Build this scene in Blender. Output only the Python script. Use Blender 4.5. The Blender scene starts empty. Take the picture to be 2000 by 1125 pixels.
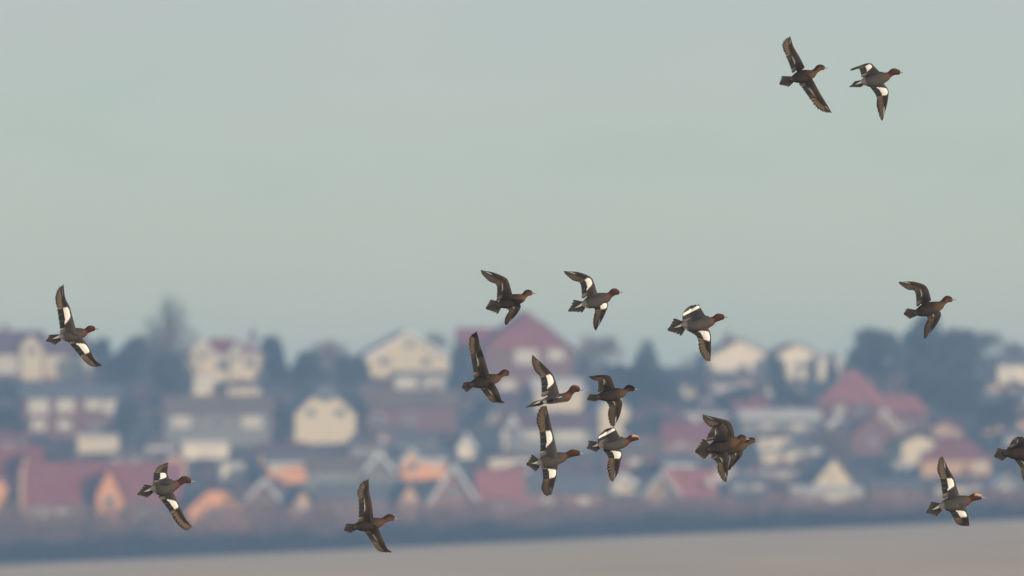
import bpy, bmesh, math, random
from mathutils import Vector, Matrix, noise

# ------------------------------------------------------------------ camera, sky, sun, exposure
sc = bpy.context.scene
C = sc.collection
F = 22026.0                                   # photo pixels per radian (photo is 2000 px wide)
CAM = Vector((0.0, 0.0, 6.0))
PITCH = math.atan((980.0 - 562.5) / F)        # the true horizon lies at row 980
cd = bpy.data.cameras.new('camera')
cam = bpy.data.objects.new('camera', cd); C.objects.link(cam)
cam.location = CAM
cam.rotation_euler = (math.radians(90) + PITCH, 0, 0)
cd.sensor_width = 36.0
cd.lens = 18.0 * F / 1000.0
cd.clip_start = 1.0
cd.clip_end = 20000.0
cd.dof.use_dof = True
cd.dof.focus_distance = 100.0
cd.dof.aperture_fstop = 3.2
cd.dof.aperture_blades = 9
sc.camera = cam

SUN_EL, SUN_AZ = 17.0, 140.0                  # low winter sun behind the photographer's right shoulder
sd = Vector((math.sin(math.radians(SUN_AZ)) * math.cos(math.radians(SUN_EL)),
             math.cos(math.radians(SUN_AZ)) * math.cos(math.radians(SUN_EL)), math.sin(math.radians(SUN_EL))))
sl = bpy.data.lights.new('sun', 'SUN')
sun = bpy.data.objects.new('sun', sl); C.objects.link(sun)
sun.rotation_euler = sd.to_track_quat('Z', 'Y').to_euler()
sl.energy = 4.4
sl.angle = math.radians(0.6)
sl.color = (1.0, 0.80, 0.58)

w = bpy.data.worlds.new('World'); sc.world = w; w.use_nodes = True
nt = w.node_tree; nt.nodes.clear()
sky = nt.nodes.new('ShaderNodeTexSky'); sky.sky_type = 'NISHITA'; sky.sun_disc = False
sky.sun_elevation = math.radians(SUN_EL); sky.sun_rotation = math.radians(SUN_AZ)
sky.dust_density = 3.0; sky.altitude = 0
bg = nt.nodes.new('ShaderNodeBackground'); bg.inputs[1].default_value = 0.11
nt.links.new(sky.outputs[0], bg.inputs[0])
tc = nt.nodes.new('ShaderNodeTexCoord'); sx = nt.nodes.new('ShaderNodeSeparateXYZ')
nt.links.new(tc.outputs['Generated'], sx.inputs[0])
# milky winter air along the horizon: its colour by elevation, fading into the clear sky above
mr = nt.nodes.new('ShaderNodeMapRange'); mr.inputs[1].default_value = 0.0; mr.inputs[2].default_value = 0.05
nt.links.new(sx.outputs[2], mr.inputs[0])
cr = nt.nodes.new('ShaderNodeValToRGB'); nt.links.new(mr.outputs[0], cr.inputs[0])
SKY_STOPS = [(0.0, (0.74, 0.73, 0.45)), (0.30, (0.74, 0.72, 0.475)), (0.6, (0.60, 0.645, 0.50)), (0.88, (0.565, 0.615, 0.545)), (1.0, (0.565, 0.62, 0.555))]
els = cr.color_ramp.elements
els[0].position, els[0].color = SKY_STOPS[0][0], SKY_STOPS[0][1] + (1,)
els[1].position, els[1].color = SKY_STOPS[-1][0], SKY_STOPS[-1][1] + (1,)
for p, c in SKY_STOPS[1:-1]:
    e = els.new(p); e.color = c + (1,)
# faint layers of thin high cloud
cn = nt.nodes.new('ShaderNodeTexNoise'); cn.inputs['Scale'].default_value = 42.0; cn.inputs['Detail'].default_value = 4.0
cm = nt.nodes.new('ShaderNodeMapping'); cm.inputs['Scale'].default_value = (1, 1, 2.4)
nt.links.new(tc.outputs['Generated'], cm.inputs[0]); nt.links.new(cm.outputs[0], cn.inputs['Vector'])
cc_ = nt.nodes.new('ShaderNodeValToRGB'); nt.links.new(cn.outputs[0], cc_.inputs[0])
cc_.color_ramp.elements[0].position = 0.3; cc_.color_ramp.elements[0].color = (0.965, 0.99, 0.975, 1)
cc_.color_ramp.elements[1].position = 0.7; cc_.color_ramp.elements[1].color = (1.045, 1.012, 1.02, 1)
vm = nt.nodes.new('ShaderNodeVectorMath'); vm.operation = 'MULTIPLY'
nt.links.new(cr.outputs[0], vm.inputs[0]); nt.links.new(cc_.outputs[0], vm.inputs[1])
bg2 = nt.nodes.new('ShaderNodeBackground'); nt.links.new(vm.outputs[0], bg2.inputs[0]); bg2.inputs[1].default_value = 1.0
mr2 = nt.nodes.new('ShaderNodeMapRange'); mr2.inputs[1].default_value = 0.08; mr2.inputs[2].default_value = 0.40
mr2.inputs[3].default_value = 1.0; mr2.inputs[4].default_value = 0.0
nt.links.new(sx.outputs[2], mr2.inputs[0])
ms = nt.nodes.new('ShaderNodeMixShader'); nt.links.new(mr2.outputs[0], ms.inputs[0])
nt.links.new(bg.outputs[0], ms.inputs[1]); nt.links.new(bg2.outputs[0], ms.inputs[2])
wo = nt.nodes.new('ShaderNodeOutputWorld'); nt.links.new(ms.outputs[0], wo.inputs[0])

sc.view_settings.view_transform = 'Standard'; sc.view_settings.look = 'None'
sc.view_settings.gamma = 1.0; sc.view_settings.use_curve_mapping = False
sc.view_settings.exposure = 0.0
sc.cycles.max_bounces = 6; sc.cycles.volume_bounces = 1

HAZE_DENSITY = 0.00036
HAZE_COLOR = (0.325, 0.57, 0.97)
HAZE_TOP = 47.0

# ------------------------------------------------------------------ helpers
def ray(u, v):
    """direction (y about 1) through photo pixel (u, v)"""
    x = (u - 1000.0) / F; z = (562.5 - v) / F
    c, s = math.cos(PITCH), math.sin(PITCH)
    return Vector((x, c - z * s, s + z * c))

def hash01(*a):
    return random.Random(repr(a)).random()

MATS = {}
def mat(name, col, rough=0.85, nscale=3.0, namt=0.25, attr=None, bump=0.0, wave=None, spec=0.3, trans=0.0, metallic=0.0):
    """procedural principled material; attr multiplies in a vertex colour pattern"""
    if name in MATS: return MATS[name]
    m = bpy.data.materials.new(name); m.use_nodes = True
    t = m.node_tree; b = t.nodes['Principled BSDF']
    b.inputs['Roughness'].default_value = rough
    b.inputs['Specular IOR Level'].default_value = spec
    b.inputs['Metallic'].default_value = metallic
    if trans:
        b.inputs['Transmission Weight'].default_value = trans
    tx = t.nodes.new('ShaderNodeTexCoord')
    nz = t.nodes.new('ShaderNodeTexNoise'); nz.inputs['Scale'].default_value = nscale
    nz.inputs['Detail'].default_value = 6
    t.links.new(tx.outputs['Object'], nz.inputs['Vector'])
    mp = t.nodes.new('ShaderNodeMapRange')
    mp.inputs[1].default_value = 0.3; mp.inputs[2].default_value = 0.7
    mp.inputs[3].default_value = 1 - namt; mp.inputs[4].default_value = 1 + namt
    t.links.new(nz.outputs[0], mp.inputs[0])
    mx = t.nodes.new('ShaderNodeVectorMath'); mx.operation = 'MULTIPLY'
    if attr:
        at = t.nodes.new('ShaderNodeVertexColor'); at.layer_name = attr
        t.links.new(at.outputs[0], mx.inputs[0])
    else:
        mx.inputs[0].default_value = col
    t.links.new(mp.outputs[0], mx.inputs[1])
    out = mx.outputs[0]
    if wave:
        wv = t.nodes.new('ShaderNodeTexWave'); wv.bands_direction = wave[0]; wv.inputs['Scale'].default_value = wave[1]
        wv.inputs['Distortion'].default_value = 0.6
        t.links.new(tx.outputs['Object'], wv.inputs['Vector'])
        mq = t.nodes.new('ShaderNodeMapRange'); mq.inputs[3].default_value = 1 - wave[2]; mq.inputs[4].default_value = 1 + wave[2] * 0.4
        t.links.new(wv.outputs['Fac'], mq.inputs[0])
        m2 = t.nodes.new('ShaderNodeVectorMath'); m2.operation = 'MULTIPLY'
        t.links.new(out, m2.inputs[0]); t.links.new(mq.outputs[0], m2.inputs[1]); out = m2.outputs[0]
    t.links.new(out, b.inputs['Base Color'])
    if bump:
        bp = t.nodes.new('ShaderNodeBump'); bp.inputs['Strength'].default_value = bump; bp.inputs['Distance'].default_value = 0.02
        t.links.new(nz.outputs[0], bp.inputs['Height']); t.links.new(bp.outputs[0], b.inputs['Normal'])
    MATS[name] = m
    return m

class MB:
    """collects shapes for ONE mesh object"""
    def __init__(s): s.v = []; s.f = []; s.c = []
    def add(s, vs, fs, cols=None):
        n = len(s.v); s.v += [Vector(p) for p in vs]; s.f += [tuple(i + n for i in f) for f in fs]
        s.c += (cols if cols else [(1, 1, 1)] * len(vs))
    def box(s, x0, x1, y0, y1, z0, z1):
        s.add([(x0, y0, z0), (x1, y0, z0), (x1, y1, z0), (x0, y1, z0), (x0, y0, z1), (x1, y0, z1), (x1, y1, z1), (x0, y1, z1)],
              [(0, 3, 2, 1), (4, 5, 6, 7), (0, 1, 5, 4), (1, 2, 6, 5), (2, 3, 7, 6), (3, 0, 4, 7)])
    def prism(s, pts, d, off=(0, 0, 0)):
        """closed prism: polygon pts (3D) extruded by vector d"""
        n = len(pts); P = [Vector(p) for p in pts]; Q = [p + Vector(d) for p in P]
        s.add(P + Q, [tuple(range(n))[::-1], tuple(range(n, 2 * n))] + [(i, (i + 1) % n, n + (i + 1) % n, n + i) for i in range(n)])
    def tube(s, p, q, r0, r1, n=6):
        p, q = Vector(p), Vector(q); a = (q - p).normalized()
        b = a.orthogonal().normalized(); c = a.cross(b)
        vs = []
        for o, r in ((p, r0), (q, r1)):
            for i in range(n):
                th = 2 * math.pi * i / n; vs.append(o + (b * math.cos(th) + c * math.sin(th)) * r)
        s.add(vs, [(i, (i + 1) % n, n + (i + 1) % n, n + i) for i in range(n)] + [tuple(range(n))[::-1], tuple(range(n, 2 * n))])
    def mesh(s, name, material, attr=False, smooth=False):
        me = bpy.data.meshes.new(name); me.from_pydata([tuple(v) for v in s.v], [], s.f); 
        if attr:
            ca = me.color_attributes.new('plumage', 'FLOAT_COLOR', 'POINT')
            for i, c in enumerate(s.c): ca.data[i].color = (c[0], c[1], c[2], 1)
        me.materials.append(material)
        if smooth: me.shade_smooth()
        else:
            bm = bmesh.new(); bm.from_mesh(me); bmesh.ops.recalc_face_normals(bm, faces=bm.faces); bm.to_mesh(me); bm.free()
        me.update(); return me
    def build(s, name, material, parent=None, attr=False, smooth=False):
        o = bpy.data.objects.new(name, s.mesh(name, material, attr, smooth)); C.objects.link(o)
        if parent is not None: o.parent = parent
        return o

def tag(o, label, cat, group=None, kind=None):
    if label: o['label'] = label
    if cat: o['category'] = cat
    if group: o['group'] = group
    if kind: o['kind'] = kind
    return o
def empty(name, loc, rz=0.0):
    o = bpy.data.objects.new(name, None); C.objects.link(o); o.location = loc; o.rotation_euler = (0, 0, rz)
    o.empty_display_size = 0.2
    return o

def smooth01(a, b, x):
    t = min(1.0, max(0.0, (x - a) / (b - a))); return t * t * (3 - 2 * t)

# ------------------------------------------------------------------ terrain
EDGE_Y = 1400.0
def ground_z(x, y):
    edge = 0.91 + 0.045 * max(-130, min(130, x))
    t = smooth01(250, EDGE_Y, y) if y < EDGE_Y else 1.0
    z = t * edge
    if y > EDGE_Y:
        s = min(1.0, (y - EDGE_Y) / 400.0)
        top = 27.5 + 1.0 * noise.noise(Vector((x * 0.012, 3.1, 0.5)))
        z = edge * (1 - s) + top * s
        if y > 1810: z -= (y - 1810) * 0.012
    return z

def on_ground(u, v):
    """point of the terrain seen at photo pixel (u, v)"""
    lo, hi = 800.0, 1800.0
    r = ray(u, v)
    for _ in range(40):
        mid = (lo + hi) / 2
        p = CAM + r * (mid / r.y)
        # the terrain climbs with distance, so a higher pixel is a farther point
        if p.z > ground_z(p.x, p.y): lo = mid
        else: hi = mid
    # choose along the climbing side
    p = CAM + r * (lo / r.y)
    return Vector((p.x, p.y, ground_z(p.x, p.y)))

def stuff_on(o, label, cat): return tag(o, label, cat, None, 'stuff')

def sheet(name, xs, ys, dz, material):
    vs = []; fs = []
    for j, y in enumerate(ys):
        for x in xs: vs.append((x, y, ground_z(x, y) + dz))
    n = len(xs)
    for j in range(len(ys) - 1):
        for i in range(n - 1): fs.append((j * n + i, j * n + i + 1, (j + 1) * n + i + 1, (j + 1) * n + i))
    me = bpy.data.meshes.new(name); me.from_pydata(vs, [], fs); me.materials.append(material); me.shade_smooth()
    o = bpy.data.objects.new(name, me); C.objects.link(o); o['kind'] = 'structure'
    return o
def rng(a, b, n): return [a + (b - a) * i / (n - 1) for i in range(n)]
m_ground = mat('hillside turf', (0.085, 0.075, 0.068), 0.95, 0.08, 0.5)
m_field = mat('stubble field', (0.58, 0.465, 0.325), 0.95, 0.035, 0.16, wave=('Y', 0.02, 0.10))
sheet('ground', rng(-460, 460, 70), rng(-120, 1390, 40)[:-1] + rng(1390, 1830, 60) + rng(1860, 3000, 12), 0.0, m_ground)
f_ys = rng(60, 1400, 90)
sheet('field', rng(-300, 300, 70), f_ys, 0.03, m_field)

# ------------------------------------------------------------------ haze: one closed box of even air
hb = MB(); hb.box(-520, 520, -180, 3060, -9.0, HAZE_TOP)
hm = bpy.data.materials.new('haze'); hm.use_nodes = True
t = hm.node_tree; t.nodes.clear()
pv = t.nodes.new('ShaderNodeVolumePrincipled'); ho = t.nodes.new('ShaderNodeOutputMaterial')
pv.inputs['Color'].default_value = HAZE_COLOR + (1,); pv.inputs['Density'].default_value = HAZE_DENSITY
pv.inputs['Anisotropy'].default_value = 0.0
t.links.new(pv.outputs[0], ho.inputs['Volume'])
hz = hb.build('haze', hm); hz['kind'] = 'stuff'; hz['label'] = 'thin blue winter haze hanging over the town'; hz['category'] = 'haze'

# ------------------------------------------------------------------ houses of the town
W = {
 'cream': mat('cream render', (0.57, 0.49, 0.345), 0.9, 1.5, 0.08),
 'white': mat('white painted render', (0.66, 0.59, 0.47), 0.9, 1.5, 0.06),
 'grey': mat('grey pebbledash', (0.20, 0.19, 0.18), 0.95, 4.0, 0.15),
 'brick': mat('red brick', (0.17, 0.085, 0.075), 0.95, 2.5, 0.22, wave=('Z', 3.0, 0.12)),
 'orange': mat('orange brick', (0.70, 0.34, 0.15), 0.95, 2.5, 0.18, wave=('Z', 3.0, 0.10)),
 'buff': mat('buff brick', (0.52, 0.33, 0.19), 0.95, 2.5, 0.16, wave=('Z', 3.0, 0.10)),
 'brown': mat('brown brick', (0.24, 0.14, 0.10), 0.95, 2.5, 0.2, wave=('Z', 3.0, 0.12)),
}
R = {
 'red': mat('red clay tiles', (0.235, 0.068, 0.066), 0.9, 0.8, 0.22, wave=('Z', 2.2, 0.16)),
 'pink': mat('bright terracotta tiles', (0.31, 0.105, 0.092), 0.9, 0.8, 0.2, wave=('Z', 2.2, 0.16)),
 'purple': mat('weathered plum tiles', (0.125, 0.066, 0.080), 0.9, 0.8, 0.22, wave=('Z', 2.2, 0.16)),
 'slate': mat('grey slate', (0.115, 0.12, 0.13), 0.7, 0.8, 0.2, wave=('Z', 2.2, 0.16)),
 'brown': mat('brown concrete tiles', (0.15, 0.11, 0.09), 0.9, 0.8, 0.2, wave=('Z', 2.2, 0.16)),
 'pale': mat('pale roof sheeting', (0.52, 0.50, 0.47), 0.8, 0.8, 0.12),
}
m_trim = mat('white painted wood', (0.60, 0.60, 0.60), 0.6, 2, 0.05)
m_glass = mat('window glass', (0.045, 0.055, 0.065), 0.08, 2, 0.1, spec=0.8)
m_net = mat('net curtained glass', (0.50, 0.47, 0.38), 0.35, 2, 0.06)
m_door = mat('painted door', (0.10, 0.13, 0.16), 0.6, 2, 0.1)
m_pot = mat('chimney pot clay', (0.36, 0.16, 0.10), 0.9, 2, 0.15)

LIT = []
HOUSES = []      # (u0, v0, u1, v1, short name, Y) for the planting
def add_window(parent, x, y, z, w_, h_, net=True):
    f = MB(); t_ = 0.09
    for a in ((x - w_/2, x + w_/2, z, z + t_), (x - w_/2, x + w_/2, z + h_ - t_, z + h_),
              (x - w_/2, x - w_/2 + t_, z + t_, z + h_ - t_), (x + w_/2 - t_, x + w_/2, z + t_, z + h_ - t_), (x - 0.035, x + 0.035, z + t_, z + h_ - t_)):
        f.box(a[0], a[1], y - 0.07, y + 0.05, a[2], a[3])
    fr = f.build('window', m_trim, parent)
    p = MB()
    p.box(x - w_/2 + t_, x - 0.035, y - 0.03, y + 0.04, z + t_, z + h_ - t_)
    p.box(x + 0.035, x + w_/2 - t_, y - 0.03, y + 0.04, z + t_, z + h_ - t_)
    p.build('pane', m_net if net else m_glass, fr)
    return fr

def chimney(roof, x, y, z0, z1, wm):
    m = MB(); m.box(x - 0.45, x + 0.45, y - 0.3, y + 0.3, z0, z1); m.box(x - 0.53, x + 0.53, y - 0.38, y + 0.38, z1, z1 + 0.15)
    for dx in (-0.22, 0.22): m.tube((x + dx, y, z1 + 0.1), (x + dx, y, z1 + 0.6), 0.12, 0.10, 8)
    m.build('chimney', wm, roof)

def house(kind, u0, u1, vr, ve, vb, wall, roof, label, short, yaw=0, depth=9.0, wins=(), barge=False, chim=None,
          clip=0.0, wings=(), nets=True, door=None, clad=None, name='house', cat='house', group='houses on the hillside', vis=None):
    if yaw > 0: yaw *= 0.5
    uc = (u0 + u1) / 2
    p = on_ground(uc, vb); m = p.y / F
    cy = math.cos(math.radians(yaw))
    Wd = (u1 - u0) * m / cy if kind != 'side' else (u1 - u0) * m
    hr, he = (vb - vr) * m, (vb - ve) * m
    root = empty(name, p + Vector((0, 0, -0.4)), math.radians(yaw))
    hr += 0.4; he += 0.4
    tag(root, label, cat, group)
    X = lambda u: (u - uc) * m / cy
    Z = lambda v: (vb - v) * m + 0.4
    wm, rm = W[wall], R[roof]; h = Wd / 2
    wb = MB(); rb = MB(); ov = 0.35; th = 0.16
    if kind == 'gable':                          # gable end faces the viewer
        if clip:
            zc = hr - (hr - he) * clip; xc = h * clip
            pts = [(-h, 0, 0), (h, 0, 0), (h, 0, he), (xc, 0, zc), (-xc, 0, zc), (-h, 0, he)]
        else: pts = [(-h, 0, 0), (h, 0, 0), (h, 0, he), (0, 0, hr), (-h, 0, he)]
        wb.prism(pts, (0, depth, 0))
        sl_ = (hr - he) / h
        for sg in (-1, 1):
            a = Vector((sg * (h + ov), -ov, he - ov * sl_ + 0.03)); b = Vector((0, -ov, hr + 0.03))
            if clip: 
                xs_ = xc; b = Vector((sg * xc, -ov, zc + 0.03))
            up_ = Vector((0, 0, th * 1.3))
            rb.prism([a, b, b + up_, a + up_], (0, depth + 2 * ov, 0))
        if clip:
            s0 = 0.55 * depth
            rb.add([(-xc - 0.1, -ov, zc), (xc + 0.1, -ov, zc), (0, depth * 0.22, hr + 0.15), (0, depth + ov, hr + 0.15), (-xc - 0.1, depth + ov, zc), (xc + 0.1, depth + ov, zc)],
                   [(0, 1, 2), (1, 5, 3, 2), (0, 2, 3, 4), (0, 4, 5, 1), (3, 5, 4)])
    elif kind == 'eave':                         # roof slope faces the viewer
        wb.prism([(-h, 0, 0), (-h, depth, 0), (-h, depth, he), (-h, depth / 2, hr), (-h, 0, he)], (Wd, 0, 0))
        sl_ = (hr - he) / (depth / 2)
        for sg, y0 in ((-1, -ov), (1, depth + ov)):
            a = Vector((-h - ov, y0, he - ov * sl_ + 0.03)); b = Vector((-h - ov, depth / 2, hr + 0.03)); up_ = Vector((0, 0, th * 1.3))
            rb.prism([a, b, b + up_, a + up_], (Wd + 2 * ov, 0, 0))
    elif kind == 'hip':
        wb.box(-h, h, 0, depth, 0, he)
        r_ = min(h * 0.75, depth / 2) * (clip or 1.0)
        rb.add([(-h - ov, -ov, he), (h + ov, -ov, he), (h + ov, depth + ov, he), (-h - ov, depth + ov, he), (-h + r_, depth / 2, hr), (h - r_, depth / 2, hr)],
               [(0, 1, 5, 4), (1, 2, 5), (2, 3, 4, 5), (3, 0, 4), (0, 3, 2, 1)])
    elif kind == 'flat':
        wb.box(-h, h, 0, depth, 0, he)
        rb.prism([(-h - 0.2, -0.25, he), (-h - 0.2, depth + 0.1, he), (-h - 0.2, depth + 0.1, hr), (-h - 0.2, -0.25, he + 0.18)], (Wd + 0.4, 0, 0))
    wb.build('wall', wm, root)
    ro = rb.build('roof', rm, root)
    if barge and kind == 'gable':
        bb = MB()
        for sg in (-1, 1):
            a = Vector((sg * (h + ov), -ov - 0.08, he - ov * sl_ - 0.55)); b = Vector((0 if not clip else sg * xc, -ov - 0.08, (hr if not clip else zc) - 0.5)); up_ = Vector((0, 0, 0.75))
            bb.prism([a, b, b + up_, a + up_], (0, 0.07, 0))
        if clip: bb.box(-xc - 0.1, xc + 0.1, -ov - 0.085, -ov - 0.012, zc - 0.45, zc + 0.25)
        bb.build('bargeboard', m_trim, root)
    if clad:
        cb = MB(); cb.prism([(-h + 0.02, -0.09, he), (h - 0.02, -0.09, he), (xc, -0.09, zc - 0.02), (-xc, -0.09, zc - 0.02)], (0, 0.086, 0)); cb.build('tile_hanging', R[clad], root)
    if barge and kind in ('eave', 'hip'):
        bb = MB(); bb.box(-h - ov, h + ov, -ov - 0.1, -ov - 0.003, he - 0.30, he + 0.02); bb.build('gutter_board', m_trim, root)
    for wi in wins:
        wu, wv, ww, wh = wi[:4]; nt_ = wi[4] if len(wi) > 4 else nets
        add_window(root, X(wu), 0, Z(wv) - wh * m / 2, ww * m, wh * m, nt_)
    if door:
        d = MB(); x = X(door); d.box(x - 0.5, x + 0.5, -0.06, 0.04, 0.4, 2.5)
        do = d.build('door', m_door, root); k = MB(); k.tube((x + 0.36, -0.06, 1.4), (x + 0.36, -0.14, 1.4), 0.04, 0.04); k.build('handle', m_trim, do)
    for g in wings:                              # projecting gabled bays: (u0, u1, v ridge, v eave, wall, barge)
        g0, g1, gr, ge, gw, gb = g[:6]
        x0, x1, zr, ze = X(g0), X(g1), Z(gr), Z(ge); xm = (x0 + x1) / 2; pr = g[6] if len(g) > 6 else 1.2
        b_ = MB(); b_.prism([(x0, -pr, 0), (x1, -pr, 0), (x1, -pr, ze), (xm, -pr, zr), (x0, -pr, ze)], (0, pr + depth * 0.42, 0))
        bo = b_.build('gabled_bay', W[gw], root)
        r2 = MB(); s2 = (zr - ze) / ((x1 - x0) / 2)
        for sg, xe in ((-1, x0), (1, x1)):
            a = Vector((xe + sg * 0.25, -pr - 0.3, ze - 0.25 * s2 + 0.03)); b = Vector((xm, -pr - 0.3, zr + 0.03)); up_ = Vector((0, 0, 0.2))
            r2.prism([a, b, b + up_, a + up_], (0, pr + depth * 0.42 + 0.3, 0))
        r2.build('bay_roof', rm, bo)
        if gb:
            bb = MB()
            for sg, xe in ((-1, x0), (1, x1)):
                a = Vector((xe + sg * 0.25, -pr - 0.38, ze - 0.25 * s2 - 0.4)); b = Vector((xm, -pr - 0.38, zr - 0.35)); up_ = Vector((0, 0, 0.6))
                bb.prism([a, b, b + up_, a + up_], (0, 0.07, 0))
            bb.build('bay_bargeboard', m_trim, bo)
        add_window(bo, xm, -pr, ze - 1.3 if ze > 2.4 else ze * 0.5, min(1.5, (x1 - x0) * 0.5), 1.1, False)
    if chim:
        for cu in chim:
            x = X(cu)
            yy = depth / 2 + (0.6 if kind != 'gable' else 1.5)
            if kind == 'gable': zb = hr - abs(x) * (hr - he) / h - 0.4
            else: zb = hr - 1.0
            chimney(ro, x, yy, zb, max(zb + 1.6, hr + 0.9), W['brick'])
    vv = vis or (u0, vr, u1, min(vb, ve + 60))
    HOUSES.append((vv[0], vv[1], vv[2], vv[3], short, p.y))
    if wall in ('cream', 'white', 'orange', 'buff'): LIT.append((p.x, p.y, Wd / 2))
    return root

H = house
# --- skyline row, left to right
H('eave', -40, 84, 648, 684, 742, 'brick', 'purple', 'long house at the far left under a plum roof, one big cream window', 'the far left house', depth=8, wins=[(16, 712, 50, 36), (62, 708, 22, 26)], chim=(10,), wings=[(40, 84, 652, 676, 'cream', False, .6)], yaw=4)
H('eave', 88, 176, 662, 690, 740, 'cream', 'purple', 'cream-walled house under a dark plum roof, behind the far left duck', 'the house behind the far left duck', depth=8, wins=[(110, 706, 20, 16), (150, 706, 20, 16)], chim=(165,), yaw=12)
H('hip', 362, 516, 660, 692, 744, 'cream', 'red', 'cream hilltop house with red roof and bright square bay, right of the poplar', 'the hilltop house right of the poplar', depth=9, barge=True, wins=[(435, 714, 26, 20, False), (488, 710, 22, 16, False)], wings=[(372, 416, 662, 686, 'cream', True, .8), (448, 474, 672, 688, 'cream', True, .5)], chim=(500,), yaw=14)
H('flat', 370, 418, 728, 734, 772, 'white', 'pale', 'small bright white garden room below the red-roofed hilltop house', 'the white garden room', depth=3.5, wins=[(394, 750, 34, 22)], name='garden_room', cat='garden room', group='outbuildings on the hillside', yaw=22)
H('gable', 716, 876, 648, 694, 738, 'cream', 'slate', 'big cream gable-fronted house on the skyline, widest pale gable of the town', 'the big cream skyline gable', depth=11, wins=[(752, 706, 22, 14, False), (798, 674, 16, 12, False), (832, 706, 20, 14, False), (796, 706, 20, 14)], yaw=18, barge=True)
H('flat', 768, 872, 724, 732, 778, 'grey', 'slate', 'low conservatory with two pale windows under the big cream skyline gable', 'the low conservatory', depth=3.0, wins=[(792, 748, 40, 22), (848, 748, 32, 20)], name='conservatory', cat='conservatory', group='outbuildings on the hillside', yaw=15)
H('gable', 944, 1120, 608, 682, 775, 'brick', 'red', 'tall brick house with steep red tiled roof rising above the skyline', 'the tall red-roofed house', depth=12, clip=0.34, clad='red', wins=[(1028, 694, 44, 34), (1086, 692, 32, 24), (990, 752, 34, 20), (1080, 740, 30, 20, False)], yaw=14)
H('eave', 898, 985, 642, 686, 760, 'grey', 'red', 'lower grey wing with red roof on the left of the tall brick house', 'the grey side wing', depth=8, wins=[(950, 705, 20, 18), (925, 705, 16, 16)], yaw=8)
H('gable', 1384, 1514, 664, 698, 742, 'white', 'brown', 'white hilltop house with low-pitched gable, left one of the white pair', 'the left white hilltop house', depth=10, wins=[(1455, 724, 14, 22, False), (1420, 722, 20, 14)], yaw=24, chim=(1440,))
H('gable', 1518, 1600, 672, 692, 742, 'white', 'brown', 'white gabled hilltop house, right one of the joined white pair', 'the right white hilltop house', depth=9, yaw=24, wins=[(1560, 714, 16, 14, False)])
H('eave', 1598, 1642, 692, 704, 742, 'white', 'pale', 'low white annexe stepping down at the right end of the white hilltop pair', 'the stepped white annexe', depth=7, yaw=16, wins=[(1612, 722, 16, 12)])
H('hip', 1598, 1710, 720, 788, 820, 'brick', 'pink', 'house with steep pointed terracotta roof left of the big dark trees', 'the pointed terracotta roof', depth=11, clip=1.2, yaw=-12, wins=[(1640, 800, 20, 16), (1680, 800, 20, 16, False)])
H('hip', 1704, 1800, 768, 806, 850, 'brick', 'pink', 'house with hipped terracotta roof right beneath the big dark trees', 'the hipped terracotta roof', depth=9, clip=.6, yaw=-8, wins=[(1720, 832, 18, 14), (1770, 832, 18, 14, False)], wings=[(1700, 1760, 800, 836, 'buff', True, 1.5)])
H('gable', 1896, 1942, 694, 710, 748, 'white', 'slate', 'small white house right of the big dark trees, narrow gable', 'the small white house right of the big trees', depth=8, yaw=26, wins=[(1930, 728, 12, 16, False), (1905, 726, 12, 12)])
H('eave', 1950, 2030, 694, 712, 750, 'white', 'slate', 'white hilltop house under slate roof, cut by the right edge', 'the white house at the right edge', depth=8, yaw=24, wins=[(1972, 728, 20, 16), (2010, 728, 16, 16)])
# --- middle rows
H('eave', 44, 232, 752, 776, 862, 'brick', 'slate', 'brick terrace with two rows of pale windows, left of the picture', 'the brick terrace with pale windows', depth=8, yaw=12, wins=[(76, 794, 38, 30), (128, 792, 34, 26), (182, 788, 30, 24), (214, 794, 24, 26), (76, 830, 28, 20), (126, 830, 26, 18), (190, 836, 22, 14, False)], chim=(100, 180))
H('gable', 262, 300, 800, 822, 866, 'cream', 'slate', 'narrow cream gable of a lane house beside the brick terrace', 'the narrow cream gable', depth=9, yaw=30, wins=[(283, 842, 10, 10, False)])
H('eave', 322, 528, 774, 806, 872, 'grey', 'brown', 'long grey bungalow row with two pale windows under brown tiles', 'the long grey row', depth=8, yaw=6, wins=[(354, 824, 36, 22), (492, 824, 38, 24), (425, 826, 30, 16, False)], chim=(420,))
H('gable', 577, 695, 750, 808, 866, 'cream', 'slate', 'cream barn-shaped house with clipped gable, brightest front in the middle rows', 'the cream barn-shaped house', depth=10, clip=0.46, yaw=22, wins=[(636, 773, 32, 22, False), (608, 806, 20, 16, False), (664, 806, 22, 16, False)])
H('eave', 706, 892, 764, 792, 844, 'brick', 'brown', 'wide brick house under brown tiles, right of the cream barn-shaped house', 'the wide brick house', depth=8, yaw=2, wins=[(740, 818, 26, 16, False), (800, 818, 26, 16, False)], chim=(760, 850))
H('gable', 896, 926, 850, 870, 895, 'white', 'slate', 'tiny pale gable left of the pink-roofed garage row', 'the tiny pale gable', depth=6, yaw=20, barge=True)
H('eave', 990, 1160, 806, 836, 884, 'grey', 'purple', 'house under plum tiles with one wide bright window, centre of the picture', 'the house with one wide bright window', depth=8, yaw=8, wins=[(1112, 852, 58, 22), (1045, 850, 30, 18)])
H('gable', 984, 1018, 812, 842, 886, 'white', 'slate', 'narrow white gable at the left of the wide-windowed house', 'the narrow white gable', depth=7, yaw=10, barge=True)
H('eave', 1046, 1140, 742, 764, 815, 'cream', 'pale', 'cream house with pale roof just behind the side-on duck', 'the pale house behind the side-on duck', depth=7, yaw=20, wins=[(1110, 784, 20, 14)])
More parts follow.
